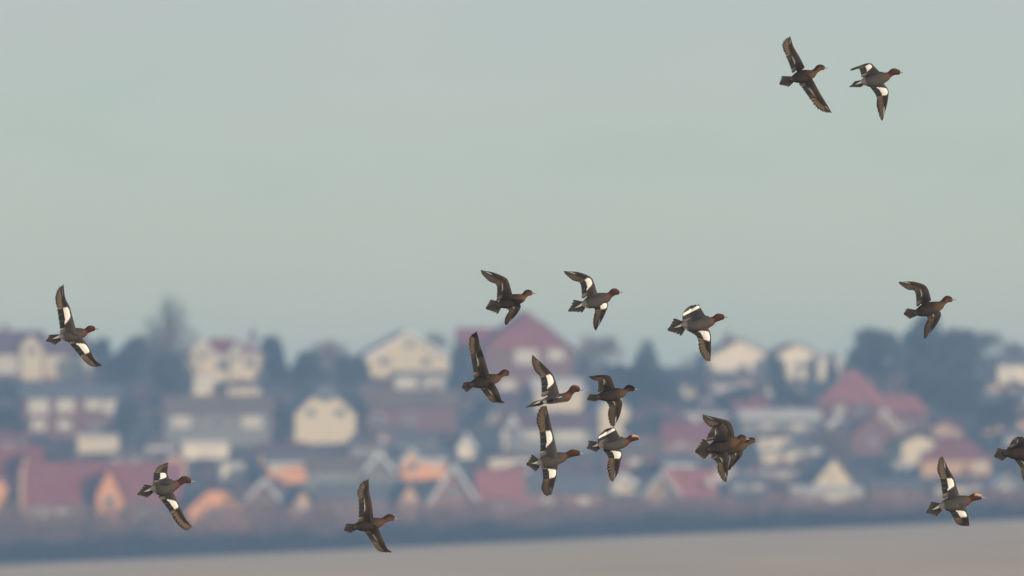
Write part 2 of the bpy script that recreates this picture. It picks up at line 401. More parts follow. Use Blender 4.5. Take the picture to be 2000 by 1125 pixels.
H('gable', 1172, 1228, 770, 800, 852, 'cream', 'pale', 'pale cream gable behind the wing of a brown duck, centre right', 'the pale gable behind the brown duck', depth=7, yaw=20, wins=[(1205, 815, 14, 12, False)])
H('eave', 1296, 1392, 828, 860, 896, 'brown', 'red', 'low house with faded red roof left of the two overlapping ducks', 'the faded red roof', depth=8, yaw=0, wins=[(1330, 868, 20, 14)])
H('eave', 1448, 1600, 802, 818, 848, 'grey', 'pale', 'long low building with pale sheet roof right of centre', 'the long pale-roofed building', depth=7, yaw=5, wins=[(1500, 834, 26, 12), (1560, 834, 24, 12)])
H('gable', 1664, 1752, 812, 852, 888, 'brick', 'red', 'brick house with faded red gable roof below the terracotta roofs', 'the faded gable', depth=8, yaw=14, wins=[(1705, 862, 14, 12, False)])
H('gable', 1762, 1834, 850, 866, 905, 'cream', 'brown', 'bright cream gable end beside a dark round bush, right side', 'the bright cream gable end', depth=8, yaw=30, wins=[(1800, 884, 12, 10, False)])
H('hip', 1800, 1935, 858, 898, 930, 'buff', 'red', 'bungalow under a wide red hipped roof at the right', 'the wide red hipped roof', depth=9, yaw=0, wins=[(1916, 908, 22, 16)], clip=.8)
H('flat', 1748, 1784, 900, 904, 922, 'white', 'pale', 'small white shed left of the wide red hipped roof', 'the small white shed', depth=3, yaw=20, name='shed', cat='shed', group='outbuildings on the hillside')
H('flat', 1488, 1570, 880, 886, 908, 'cream', 'pale', 'low pale garage row right of the overlapping ducks', 'the low garage row', depth=5, yaw=10, name='garage', cat='garage', group='outbuildings on the hillside', wins=[(1530, 897, 40, 8)])
H('flat', 152, 232, 846, 854, 884, 'cream', 'pale', 'long low cream lean-to below the brick terrace', 'the cream lean-to', depth=4, yaw=12, name='garage', cat='garage', group='outbuildings on the hillside', wins=[(205, 868, 34, 14)])
H('flat', 356, 446, 856, 866, 896, 'white', 'pale', 'low white flat-roofed annexe below the long grey row', 'the white annexe', depth=5, yaw=22, name='garage', cat='garage', group='outbuildings on the hillside', wins=[(410, 879, 40, 12)])
# --- lower rows
H('gable', 322, 364, 886, 900, 935, 'buff', 'slate', 'small buff gable peeping over the long red roof', 'the small buff gable', depth=7, yaw=26)
H('flat', 432, 476, 902, 908, 940, 'white', 'pale', 'little white flat-topped outbuilding above the orange clipped gable', 'the little white outbuilding', depth=3, yaw=22, name='shed', cat='shed', group='outbuildings on the hillside', wins=[(455, 920, 26, 14)])
H('eave', 524, 598, 886, 904, 945, 'pink' if 'pink' in W else 'orange', 'slate', 'small house with pale eaves and pink brick front, left of centre', 'the pink-fronted small house', depth=7, yaw=10, barge=True, wins=[(540, 914, 18, 16)])
H('gable', 714, 768, 884, 914, 950, 'grey', 'slate', 'small grey gable outlined by pale bargeboards, above the middle ducks', 'the small grey gable with pale bargeboards', depth=7, yaw=-6, barge=True)
H('eave', 782, 870, 876, 896, 936, 'orange', 'slate', 'low orange brick house with pale eaves behind the tall bargeboard gable', 'the low orange brick house', depth=7, yaw=14, barge=True, wings=[(784, 822, 878, 902, 'orange', True, .8)], wins=[(850, 908, 18, 12)])
H('eave', -90, 78, 874, 946, 1015, 'brown', 'red', 'red-roofed house with a slim buff gabled bay, cut by the left edge', 'the house cut by the left edge', depth=12, yaw=4, wings=[(38, 66, 882, 926, 'buff', False, 1.2)], wins=[(10, 960, 16, 16, False)])
H('eave', 52, 350, 906, 982, 1032, 'brown', 'red', 'very long house under one unbroken red roof with an orange gabled bay', 'the long red roof', depth=10, yaw=2, wins=[(82, 1002, 30, 24), (126, 1004, 30, 20), (280, 1002, 36, 20), (320, 1002, 24, 18)], wings=[(190, 240, 914, 966, 'orange', False, 2.0)], chim=(150,), vis=(52, 906, 350, 1010))
H('gable', -22, 22, 930, 966, 1034, 'orange', 'slate', 'narrow orange gable at the left edge in front of the red roofs', 'the narrow orange gable at the left edge', depth=6, yaw=30)
H('gable', 368, 482, 942, 996, 1038, 'orange', 'purple', 'orange brick house with clipped gable, brightest orange front of the town', 'the orange clipped gable', depth=10, clip=0.3, yaw=14, barge=False, wins=[(420, 1004, 24, 14, False)], vis=(370, 944, 482, 1010))
H('gable', 470, 562, 936, 990, 1016, 'brown', 'purple', 'brown gable with pale bargeboards joined to the orange clipped gable', 'the brown gable', depth=9, yaw=-12, barge=True, wins=[(512, 984, 20, 14, False)], vis=(462, 934, 560, 1005))
H('gable', 563, 622, 956, 1004, 1030, 'buff', 'slate', 'narrow sunlit buff gable, left one of the two sharp small gables', 'the left sharp small gable', depth=8, yaw=28, wins=[(590, 990, 12, 12)], vis=(563, 956, 622, 1005))
H('eave', 622, 780, 946, 976, 1026, 'brown', 'slate', 'slate-roofed brown row between the two sharp small gables', 'the slate-roofed row', depth=8, yaw=4, wins=[(660, 996, 20, 14), (750, 996, 20, 14)], vis=(622, 946, 780, 1000))
H('gable', 776, 826, 944, 988, 1024, 'buff', 'slate', 'narrow sunlit buff gable, right one of the two sharp small gables', 'the right sharp small gable', depth=8, yaw=28, wins=[(802, 982, 12, 12)], vis=(776, 944, 826, 998))
H('gable', 836, 938, 908, 984, 1022, 'brown', 'slate', 'tall steep brown gable outlined by wide white bargeboards', 'the tall bargeboard gable', depth=10, yaw=-4, barge=True, wins=[(888, 960, 20, 18, False)], vis=(836, 908, 938, 994))
H('eave', 934, 1020, 918, 972, 1018, 'brown', 'pink', 'house with bright pinkish red roof below the standing male ducks', 'the bright pinkish red roof', depth=8, yaw=0, wins=[(975, 990, 22, 14)], vis=(934, 918, 1020, 980))
H('eave', 1020, 1180, 930, 962, 1008, 'brown', 'slate', 'dull slate-roofed row right of the bright pinkish red roof', 'the dull slate-roofed row', depth=8, yaw=2, wins=[(1070, 978, 22, 12), (1140, 978, 22, 12)], vis=(1020, 930, 1180, 970))
H('gable', 1262, 1330, 922, 962, 1000, 'buff', 'pink', 'pale gabled front of the terracotta house in the lower right centre', 'the pale gabled front', depth=8, yaw=-24, barge=True, wins=[(1300, 970, 16, 14, False)], vis=(1262, 920, 1330, 980))
H('eave', 1318, 1396, 920, 966, 998, 'brown', 'pink', 'low house with terracotta roof, under the two overlapping ducks', 'the low terracotta roof', depth=8, yaw=6, wins=[(1388, 940, 14, 14)], vis=(1318, 920, 1396, 980))
H('gable', 1586, 1674, 894, 950, 990, 'cream', 'slate', 'tall pale cream gable standing over a low white extension, right side', 'the tall pale cream gable', depth=9, yaw=24, wins=[(1622, 930, 14, 12, False)])
H('flat', 1546, 1684, 948, 964, 1004, 'white', 'pale', 'low wide extension with pale roof edge below the tall cream gable', 'the wide low extension', depth=4, yaw=2, wins=[(1575, 968, 34, 10), (1625, 968, 34, 10), (1570, 986, 24, 12), (1660, 986, 20, 10)], name='extension', cat='extension', group='outbuildings on the hillside')
H('flat', 1500, 1546, 958, 962, 1006, 'brick', 'red', 'small red garage left of the wide low extension', 'the small red garage', depth=4, yaw=4, name='garage', cat='garage', group='outbuildings on the hillside')
H('gable', 1940, 1992, 930, 950, 985, 'grey', 'pale', 'dim pale gable near the right edge under the cut-off duck', 'the dim pale gable', depth=7, yaw=20, wins=[(1966, 955, 16, 12)])
H('eave', 1180, 1290, 868, 888, 925, 'brick', 'brown', 'low brown-roofed house behind the ducks right of centre', 'the low brown-roofed house', depth=8, yaw=4, wins=[(1240, 902, 24, 12)])
H('eave', 600, 706, 892, 918, 956, 'grey', 'brown', 'brown-roofed bungalow between the pink-fronted house and the small grey gable', 'the brown-roofed bungalow', depth=8, yaw=4, wins=[(640, 932, 22, 12, False)])
H('eave', 1700, 1800, 936, 956, 990, 'brown', 'slate', 'dark slate-roofed bungalow right of the wide low extension', 'the dark slate bungalow', depth=8, yaw=4, wins=[(1750, 970, 22, 10)])

# smaller houses filling the rows between, each told apart by the house it stands beside
rh = random.Random(5); nfill = 0; used_h = set()
for _ in range(4000):
    if nfill >= 44: break
    u = rh.uniform(-20, 2020); vb = rh.uniform(760, 985); wd = rh.uniform(44, 92); hh = rh.uniform(30, 46)
    kd = rh.choice(['eave', 'gable', 'hip', 'eave'])
    if kd == 'gable': wd *= 0.7
    u0, u1, vr = u - wd / 2, u + wd / 2, vb - hh; ve = vr + hh * rh.uniform(0.38, 0.5)
    Y = on_ground(u, vb).y; bad = False
    for (a, b, c, d, s_, hy) in HOUSES:
        ox = min(u1, c) - max(u0, a); oy = min(vb, d) - max(vr, b)
        if ox > -4 and oy > (14 if hy > Y else 22): bad = True
        if ox > -6 and abs(hy - Y) < 9: bad = True
    if vr < 712 or (abs(u - 285) < 110 and vb < 850) or (u < 720 and 640 < u and vb < 800) or (abs(u - 1800) < 110 and vb < 850): bad = True
    if bad: continue
    wk = rh.choice(['grey', 'brick', 'buff', 'cream', 'brown', 'grey', 'white']); rk = rh.choice(['brown', 'slate', 'purple', 'red', 'purple', 'brown'])
    best = sorted(HOUSES[:59], key=lambda q: abs((q[0] + q[2]) / 2 - u) + 1.5 * abs(q[3] - vb))[:5]; lab = None
    for q in best:
        side = 'left of' if u < q[0] + 8 else ('right of' if u > q[2] - 8 else ('below' if Y < q[5] else 'above'))
        if len(q[4].split()) > 8: continue
        key = (side, q[4])
        if key in used_h: continue
        lab = 'small %s-walled house with %s roof, %s %s' % (wk, {'brown': 'brown', 'slate': 'slate', 'purple': 'plum', 'red': 'red'}[rk], side, q[4]); break
    if not lab: continue
    used_h.add(key); nfill += 1
    ww = [(u + wd * f, (ve + vb) / 2, wd * 0.17, hh * 0.26, rh.random() < 0.6) for f in (-0.27, 0.27)]
    H(kd, u0, u1, vr, ve, vb, wk, rk, lab, 'the small %s house' % wk, yaw=rh.uniform(-14, 20), depth=rh.uniform(6, 8), wins=ww, barge=rh.random() < 0.4, chim=(u + wd * 0.2,) if kd == 'eave' else None)

# ------------------------------------------------------------------ trees and shrubs
m_leaf = mat('dark evergreen foliage', (0.042, 0.050, 0.036), 0.9, 0.6, 0.5)
m_leaf2 = mat('blue-green conifer foliage', (0.022, 0.042, 0.030), 0.9, 0.6, 0.4)
m_twig = mat('bare winter twigs', (0.150, 0.098, 0.082), 0.95, 0.8, 0.35)
m_bark = mat('bark', (0.075, 0.058, 0.046), 0.95, 2.0, 0.3)

def leaf_mesh(name, lobes, n, size, material, seed, stretch=1.0):
    """unit-height crown: many leaf clumps through the volume of several lobes"""
    r_ = random.Random(seed); vs = []; fs = []
    tot = sum(l[3] ** 2 for l in lobes)
    for (lx, ly, lz, lr, lh) in lobes:
        for _ in range(int(n * lr * lr / tot)):
            d = Vector((r_.gauss(0, 1), r_.gauss(0, 1), r_.gauss(0, 1))).normalized()
            rr = lr * (0.45 + 0.62 * r_.random() ** 0.6)
            c = Vector((lx + d.x * rr, ly + d.y * rr, lz + d.z * rr * lh))
            a = Vector((r_.gauss(0, 1), r_.gauss(0, 1), r_.gauss(0, 1) * stretch)).normalized(); b = a.orthogonal().normalized()
            s1 = size * (0.6 + 0.8 * r_.random()); s2 = s1 * (0.45 + 0.4 * r_.random())
            k = len(vs)
            vs += [c - a * s1, c - b * s2, c + a * s1, c + b * s2 + a * s1 * 0.2]; fs.append((k, k + 1, k + 2, k + 3))
    me = bpy.data.meshes.new(name); me.from_pydata([tuple(v) for v in vs], [], fs); me.materials.append(material)
    return me
def wood_mesh(name, h, r0, seed, limbs=7, spread=0.3, twigs=0):
    r_ = random.Random(seed); m = MB(); m.tube((0, 0, -0.06), (0.01, 0, h * 0.55), r0, r0 * 0.6); m.tube((0.01, 0, h * 0.55), (0, 0.01, h * 0.95), r0 * 0.6, r0 * 0.12)
    for i in range(limbs):
        th = 2.4 * i; z = h * (0.25 + 0.55 * i / limbs); q = Vector((math.cos(th) * spread, math.sin(th) * spread, z + h * 0.22))
        m.tube((0, 0, z), q, r0 * 0.45, r0 * 0.1, 5)
        for j in range(twigs):
            t_ = 0.35 + 0.6 * r_.random(); s_ = Vector((0, 0, z)).lerp(q, t_)
            m.tube(s_, s_ + Vector((r_.gauss(0, 0.10), r_.gauss(0, 0.10), 0.10 + 0.12 * r_.random())), r0 * 0.14, r0 * 0.03, 3)
    return m.mesh(name, m_bark)
def lobes_round(seed, n=9, rx=0.34, z0=0.30, z1=0.80, r0=0.16, r1=0.27):
    r_ = random.Random(seed); L = []
    for i in range(n):
        th = r_.random() * 6.283; z = z0 + (z1 - z0) * r_.random(); q = rx * math.sqrt(r_.random()) * (1.15 - 0.7 * abs(z - (z0 + z1) / 2) / (z1 - z0))
        L.append((math.cos(th) * q, math.sin(th) * q, z, r0 + (r1 - r0) * r_.random(), 0.85))
    return L
KIND = {}
def kind(key, crown_meshes, wood_meshes): KIND[key] = (crown_meshes, wood_meshes)
kind('evergreen', [leaf_mesh('evergreen_crown', lobes_round(s), 2600, 0.035, m_leaf, s) for s in (1, 2, 3)], [wood_mesh('trunk_wood', 0.7, 0.03, 4)])
kind('bush', [leaf_mesh('bush_crown', lobes_round(s, 8, 0.50, 0.15, 0.62, 0.24, 0.36), 1500, 0.055, m_leaf, s) for s in (11, 12, 13)], [wood_mesh('stem_wood', 0.5, 0.03, 14)])
kind('conifer', [leaf_mesh('conifer_crown', [(0, 0, 0.10 + 0.86 * i / 11, 0.25 * (1 - i / 12) ** 0.8 + 0.02, 0.6) for i in range(12)], 2200, 0.03, m_leaf2, s) for s in (21, 22)], [wood_mesh('conifer_wood', 0.9, 0.022, 24, 4, 0.1)])
kind('poplar', [leaf_mesh('poplar_crown', [(0.02 * math.sin(i * 2), 0.02 * math.cos(i * 3), 0.14 + 0.80 * i / 10, 0.105 * math.sin(math.pi * (0.15 + 0.8 * i / 10)) + 0.02, 0.9) for i in range(11)], 2600, 0.012, m_twig, s, 4.0) for s in (31,)], [wood_mesh('poplar_wood', 0.97, 0.012, 34, 12, 0.03, 0)])
kind('bare', [leaf_mesh('twig_crown', lobes_round(s, 11, 0.32, 0.38, 0.80, 0.14, 0.24), 1900, 0.016, m_twig, s, 3.0) for s in (41, 42, 43)], [wood_mesh('bare_wood', 0.85, 0.022, s, 10, 0.26, 9) for s in (44, 45)])
kind('brown', [leaf_mesh('brown_crown', lobes_round(s, 8, 0.46, 0.2, 0.66, 0.22, 0.34), 1500, 0.04, m_twig, s) for s in (51, 52)], [wood_mesh('brown_wood', 0.5, 0.03, 54)])
NAMES = {'evergreen': ('evergreen_tree', 'tree', 'trees of the town'), 'bush': ('evergreen_bush', 'bush', 'bushes between the houses'), 'conifer': ('conifer', 'tree', 'trees of the town'),
         'poplar': ('poplar_tree', 'tree', 'trees of the town'), 'bare': ('bare_tree', 'tree', 'trees of the town'), 'brown': ('bare_bush', 'bush', 'bushes between the houses')}
tree_n = [0]
def tree(kd, u, vb, vt, label, wpx=None, Y=None):
    i = tree_n[0]; tree_n[0] += 1
    if Y: 
        p = CAM + ray(u, 800) * Y; p.z = ground_z(p.x, p.y); m = Y / F
        h = (CAM + ray(u, vt) * Y).z - p.z
    else:
        p = on_ground(u, vb); m = p.y / F; h = (vb - vt) * m
    crowns, woods = KIND[kd]; nm, cat, grp = NAMES[kd]
    natural = {'evergreen': 0.95, 'bush': 1.5, 'conifer': 0.52, 'poplar': 0.22, 'bare': 0.9, 'brown': 1.4}[kd]
    wx = (wpx * m) / (h * natural) if wpx else 1.0
    root = empty(nm, p, hash01('rz', i) * 6.28); tag(root, label, cat, grp)
    for part, me in (('crown', crowns[i % len(crowns)]), ('trunk', woods[i % len(woods)])):
        o = bpy.data.objects.new(part, me); C.objects.link(o); o.parent = root
        o.scale = (h * wx, h * wx, h)
    return root
T_ = tree
T_('poplar', 333, 790, 566, 'tall blurred bare poplar standing high above the skyline at the left', 92)
T_('bare', 318, 800, 610, 'bare tree leaning close against the foot of the tall poplar', 90)
T_('evergreen', 345, 830, 680, 'dark mass of evergreen below the tall poplar', 110)
T_('evergreen', 240, 760, 652, 'dark round evergreen right of the far left duck', 80)
T_('evergreen', 195, 745, 654, 'small dark evergreen just behind the head of the far left duck', 50)
T_('evergreen', 280, 750, 650, 'dark evergreen on the skyline immediately left of the poplar', 60)
T_('bare', 128, 700, 644, 'bare hilltop tree left of the far left duck\'s tail', 90, Y=1840)
T_('evergreen', 524, 740, 650, 'dark evergreen at the right end of the red-roofed hilltop house', 60)
T_('conifer', 545, 745, 664, 'small conifer leaning over the right end of the red-roofed hilltop house', 40)
T_('bare', 640, 745, 656, 'bare round tree on the skyline between two cream houses', 96)
T_('evergreen', 596, 760, 680, 'low dark evergreen left of the bare round skyline tree', 70)
T_('evergreen', 690, 765, 690, 'dark evergreen left of the big cream skyline gable', 70)
T_('bare', 850, 730, 640, 'pale bare tree rising behind the big cream skyline gable', 90, Y=1850)
T_('evergreen', 896, 775, 672, 'dark evergreen between the big cream gable and the grey wing', 50)
T_('bare', 1170, 760, 640, 'pale bare tree on the skyline right of the tall red roof', 90)
T_('bare', 1130, 770, 668, 'bare tree touching the right wall of the tall brick house', 70)
T_('conifer', 1264, 790, 662, 'dark pointed conifer alone on the skyline right of centre', 92)
T_('evergreen', 1225, 800, 706, 'dark evergreen left of the lone pointed conifer', 90)
T_('evergreen', 1300, 800, 705, 'dark evergreen right of the lone pointed conifer', 80)
T_('bare', 1350, 790, 690, 'brownish bare tree left of the white hilltop pair', 90)
T_('evergreen', 1520, 790, 690, 'narrow dark evergreen between the two white hilltop houses', 34)
T_('conifer', 1625, 745, 686, 'small dark conifer at the right end of the white hilltop pair', 26)
T_('evergreen', 1722, 772, 632, 'big dark evergreen, left one of the great skyline clump', 124)
T_('evergreen', 1772, 768, 650, 'dark evergreen filling the middle of the great skyline clump', 96)
T_('evergreen', 1826, 768, 598, 'tallest dark evergreen of the great skyline clump, under a brown duck', 112)
T_('evergreen', 1870, 764, 636, 'dark evergreen at the right end of the great skyline clump', 84)
T_('bare', 1918, 760, 638, 'bare tree right of the great dark clump on the skyline', 110, Y=1835)
T_('bare', 1975, 760, 662, 'bare tree near the right edge on the skyline', 80, Y=1835)
T_('evergreen', 1812, 806, 712, 'dark lower evergreen in front of the great skyline clump', 130)
T_('evergreen', 1880, 826, 726, 'dark lower evergreen right of the terracotta roofs', 110)
T_('evergreen', 1945, 850, 760, 'dark evergreen below the white houses at the right', 100)
T_('evergreen', 245, 872, 782, 'dark evergreen filling the gap right of the brick terrace', 70)
T_('evergreen', 1440, 810, 752, 'dark evergreen below the left white hilltop house', 110)
T_('evergreen', 1552, 805, 748, 'dark evergreen below the right white hilltop house', 100)
T_('bush', 1748, 900, 862, 'dark round bush beside the bright cream gable end', 50)
T_('evergreen', 940, 830, 770, 'dark evergreen under the brown duck left of centre', 60)
T_('evergreen', 1265, 872, 800, 'dark evergreen right of the brown duck with hooked wing', 90)
T_('evergreen', 12, 870, 790, 'dark evergreen left of the brick terrace at the left edge', 70)
T_('bare', 1622, 905, 830, 'brown bare tree between the long pale roof and the broad faded gable', 80)
T_('evergreen', 555, 860, 790, 'dark evergreen left of the cream barn-shaped house', 50)
T_('evergreen', 705, 850, 770, 'dark evergreen right of the cream barn-shaped house', 34)
# further bushes and small trees in the gardens, each beside a house of its own
used = set(); rt = random.Random(77); placed = []
def blocked(u0, v0, u1, v1, Y):
    for (a, b, c, d, s_, hy) in HOUSES:
        if hy > Y - 2:                            # the house stands behind the plant: do not hide much of it
            ox = min(u1, c) - max(u0, a); oy = min(v1, d) - max(v0, b)
            if ox > 8 and oy > 15: return True
    return False
tries = 0
while len(placed) < 170 and tries < 14000:
    tries += 1
    u = rt.uniform(-30, 2030); vb = rt.uniform(748, 1000)
    kd = rt.choice(['evergreen', 'bush', 'bare', 'bare', 'brown', 'brown', 'bare', 'brown'])
    hp = rt.uniform(26, 60) if kd in ('bush', 'brown') else rt.uniform(50, 84)
    wpx = hp * (1.25 if kd in ('bush', 'brown') else 0.8)
    if vb - hp < 700: continue
    Y = on_ground(u, vb).y
    if blocked(u - wpx / 2, vb - hp, u + wpx / 2, vb, Y): continue
    P_ = on_ground(u, vb); hh = hp * P_.y / F; hs = Vector((sd.x, sd.y)).normalized(); shade = False
    for (hx, hy, hw) in LIT:                      # keep the low sun on the pale fronts
        vx, vy = P_.x - hx, P_.y - hy; al = vx * hs.x + vy * hs.y; pe = abs(vx * hs.y - vy * hs.x)
        if 0 < al < hh / math.tan(math.radians(SUN_EL)) and pe < hw + 1.5: shade = True
    if shade: continue
    if any(abs(u - a) < 26 and abs(vb - b) < 12 for a, b in placed): continue
    best = sorted(HOUSES[:59], key=lambda q: abs((q[0] + q[2]) / 2 - u) + 1.5 * abs(q[3] - vb))[:3]
    for q in best:
        side = 'just left of' if u < q[0] + 8 else ('just right of' if u > q[2] - 8 else ('in front of' if Y < q[5] else 'behind'))
        look = {'evergreen': 'dark evergreen', 'bush': 'low dark bush', 'bare': 'bare winter tree', 'brown': 'brown leafless bush'}[kd]
        lab = '%s %s %s' % (look, side, q[4])
        if lab not in used: break
    else: continue
    used.add(lab); placed.append((u, vb)); tree(kd, u, vb, vb - hp, lab, wpx)

# ------------------------------------------------------------------ the thicket and hedge along the far edge of the field
def belt(name, n, y0, y1, h0, h1, size, material, seed, label, cat, xr=110, stretch=2.5):
    r_ = random.Random(seed); vs = []; fs = []
    for _ in range(n):
        x = r_.uniform(-xr, xr); y = r_.uniform(y0, y1) + 3.5 * noise.noise(Vector((x * 0.09, seed, 1.5))) + 1.5 * noise.noise(Vector((x * 0.6, seed, 4.5)))
        H_ = (h0 + (h1 - h0) * smooth01(-64, 64, x)) * (0.80 + 0.50 * noise.noise(Vector((x * 0.16, y * 0.05, seed))) + 0.34 * noise.noise(Vector((x * 0.5, y * 0.2, seed + 5))))
        z = ground_z(x, y) + H_ * r_.random() ** 0.75
        a = Vector((r_.gauss(0, 1), r_.gauss(0, 1), r_.gauss(0, 1) * stretch)).normalized(); b = a.orthogonal().normalized()
        s1 = size * (0.6 + 0.8 * r_.random()); s2 = s1 * 0.42; k = len(vs); c = Vector((x, y, z))
        vs += [c - a * s1, c - b * s2, c + a * s1, c + b * s2]; fs.append((k, k + 1, k + 2, k + 3))
    me = bpy.data.meshes.new(name); me.from_pydata([tuple(v) for v in vs], [], fs); me.materials.append(material)
    o = bpy.data.objects.new(name, me); C.objects.link(o); return tag(o, label, cat, None, 'stuff')
m_thick = mat('thicket twigs', (0.150, 0.090, 0.082), 0.95, 0.15, 0.4)
m_hedge = mat('dark hedge leaves', (0.020, 0.022, 0.028), 0.95, 0.15, 0.4)
belt('thicket', 60000, 1409, 1426, 6.1, 2.7, 0.26, m_thick, 5, 'purplish bare thicket running along the foot of the town', 'thicket')
belt('hedge', 44000, 1401, 1407, 3.3, 1.8, 0.24, m_hedge, 9, 'dark hedge along the far edge of the field', 'hedge')

# ------------------------------------------------------------------ ducks
def catmull(pts, t):
    """t in 0..len-1"""
    n = len(pts); i = min(n - 2, max(0, int(math.floor(t)))); f = t - i
    p1, p2 = pts[i], pts[i + 1]
    p0 = pts[i - 1] if i > 0 else p1 * 2 - p2
    p3 = pts[i + 2] if i + 2 < n else p2 * 2 - p1
    return 0.5 * ((2 * p1) + (p2 - p0) * f + (2 * p0 - 5 * p1 + 4 * p2 - p3) * f * f + (3 * p1 - p0 - 3 * p2 + p3) * f ** 3)

def mixc(a, b, t):
    t = min(1, max(0, t)); return tuple(a[i] * (1 - t) + b[i] * t for i in range(3))

m_plum = mat('duck plumage', (1, 1, 1), 0.75, 140.0, 0.15, attr='plumage', bump=0.2, spec=0.25)
m_feather = mat('duck flight feathers', (1, 1, 1), 0.6, 90.0, 0.16, attr='plumage', spec=0.25)
m_bill = mat('duck bill', (0.20, 0.25, 0.30), 0.4, 30, 0.12)
m_nail = mat('duck bill tip', (0.02, 0.02, 0.022), 0.35, 30, 0.1)
m_eye = mat('duck eye', (0.01, 0.008, 0.006), 0.1, 10, 0.0, spec=0.6)

GREY = (0.056, 0.053, 0.051); WHITE = (0.94, 0.93, 0.92); BLACK = (0.010, 0.011, 0.013)
BROWN = (0.044, 0.031, 0.021); DKBROWN = (0.022, 0.0165, 0.013); TAN = (0.30, 0.215, 0.145)
CHEST = (0.056, 0.018, 0.0105); BUFF = (0.40, 0.27, 0.15); PINK = (0.098, 0.050, 0.036)
RUST = (0.125, 0.060, 0.022); FBREAST = (0.105, 0.058, 0.029); CROWN = (0.026, 0.016, 0.011)

def make_duck(crop, male, tail, tbase, neck, head, bbase, btip, up, down, depth=0.0, bank=55, label='',
              upd=(3, 0), downd=(3, 0), wid=1.0, crown=0.12, pd=0.8, elong=1.0, updr=0, downdr=0, folded=False):
    x0, y0, s = crop
    D = 100.0 - depth
    pxm = D / F                                       # metres per photo pixel at this bird
    rnd = random.Random(label)
    def Q(p, d=0.0): return Vector((x0 + p[0] * s, -(y0 + p[1] * s), d))      # photo px, y up, d towards the camera
    def wpos(q): return CAM + ray(q.x, -q.y) * (D - q.z * pxm)
    TB, NB, HC, BB, BT, TT = Q(tbase), Q(neck), Q(head), Q(bbase), Q(btip), Q(tail[0])
    L = (BT - TT).length; k = max(0.93, min(1.12, L / 104.0))
    mid = (TB + NB) / 2
    org = wpos(mid)
    root = empty('duck', org)
    tag(root, label, 'duck', 'flock of ducks flying over the field')
    def loc(q): return wpos(q) - org

    ax = (NB - TB).normalized()
    perp = Vector((-ax.y, ax.x, 0))
    b = math.radians(bank)
    dors_b = (perp * math.cos(b) + Vector((0, 0, 1)) * math.sin(b)).normalized()
    hax = (BB - HC).normalized(); hperp = Vector((-hax.y, hax.x, 0))
    dors_h = (hperp * 0.94 + Vector((0, 0, 1)) * 0.34).normalized()

    # --- body: one continuous surface, tail root to face, with the wing arms grown on
    nk = NB + (HC - NB) * 0.50 - dors_h * 0.4
    BL = (NB - TB).length
    spine = [TB - ax * 4.5, TB + ax * 0.5, TB + ax * BL * 0.28, TB + ax * BL * 0.62, NB + (perp * -0.3), nk, HC - hax * 0.5, BB - hax * 1.5, BB + hax * 0.8]
    rad = [(3.4, 2.6), (5.8, 4.4), (12.4, 7.8), (14.2, 9.0), (10.0, 8.6), (5.5, 5.8), (5.5, 6.8), (3.9, 4.6), (2.0, 2.2)]
    mb = MB(); rings = []; NR = 16; NT = 46
    T = len(spine) - 1
    for i in range(NT + 1):
        t = T * i / NT
        c = catmull(spine, t)
        e = 0.02
        tg = (catmull(spine, min(T, t + e)) - catmull(spine, max(0, t - e))).normalized()
        f = smooth01(3.2, 5.4, t)
        dv = (dors_b * (1 - f) + dors_h * f); dv = (dv - tg * dv.dot(tg)).normalized()
        lat = tg.cross(dv).normalized()
        rr = catmull([Vector((a[0], a[1], 0)) for a in rad], t)
        ra, rb = rr.x * k * (wid if t < 4 else 1), rr.y * k * (wid if t < 4 else 1)
        ring = []
        for j in range(NR):
            th = 2 * math.pi * j / NR
            q = c + lat * math.cos(th) * ra + dv * math.sin(th) * rb
            up_ = math.sin(th)                        # +1 back, -1 belly
            n1 = hash01(label, i, j)
            if male:
                body = mixc((0.50, 0.46, 0.40), GREY, smooth01(-0.95, -0.55, up_))
                body = mixc(body, mixc(GREY, (0.082, 0.078, 0.075), n1), 0.6 * smooth01(-0.5, 0.2, up_))
                rump = mixc((0.012, 0.012, 0.014), (0.22, 0.22, 0.22), smooth01(0.3, 0.6, up_))
                side = (0.66, 0.65, 0.63) if up_ < 0.15 else (0.20, 0.20, 0.195)
                col = rump
                col = mixc(col, side, smooth01(0.85, 1.15, t)); col = mixc(col, body, smooth01(1.45, 1.75, t))
                col = mixc(col, PINK, smooth01(3.45 + 0.45 * max(0, up_), 4.1 + 0.35 * max(0, up_), t))
                hd = CHEST
                if crown > 0 and up_ > 0.80 - 0.15 * crown and t > 6.05: hd = mixc(CHEST, BUFF, crown)
                col = mixc(col, hd, smooth01(4.75, 5.0, t))
            else:
                scal = mixc(DKBROWN, (0.040, 0.030, 0.021), 0.75 * n1)
                body = mixc((0.55, 0.50, 0.43), scal, smooth01(-0.95, -0.6, up_))
                col = mixc(mixc(DKBROWN, (0.30, 0.24, 0.18), 0.4 * n1), body, smooth01(0.8, 1.6, t))
                col = mixc(col, mixc(FBREAST, BROWN, 0.5 * max(0, up_)), smooth01(3.1, 4.0, t))
                hd = mixc(RUST, CROWN, smooth01(-0.1, 0.75, up_) * (1 - 0.5 * smooth01(6.8, 7.4, t)))
                hd = mixc(hd, (0.22, 0.11, 0.04), 0.6 * smooth01(6.9, 7.4, t) * (1 - max(0, up_)))
                col = mixc(col, hd, smooth01(4.4, 5.3, t))
            ring.append(len(mb.v)); mb.v.append(loc(q)); mb.c.append(col)
        rings.append(ring)
    for i in range(NT):
        for j in range(NR):
            a, b2 = rings[i], rings[i + 1]
            mb.f.append((a[j], a[(j + 1) % NR], b2[(j + 1) % NR], b2[j]))
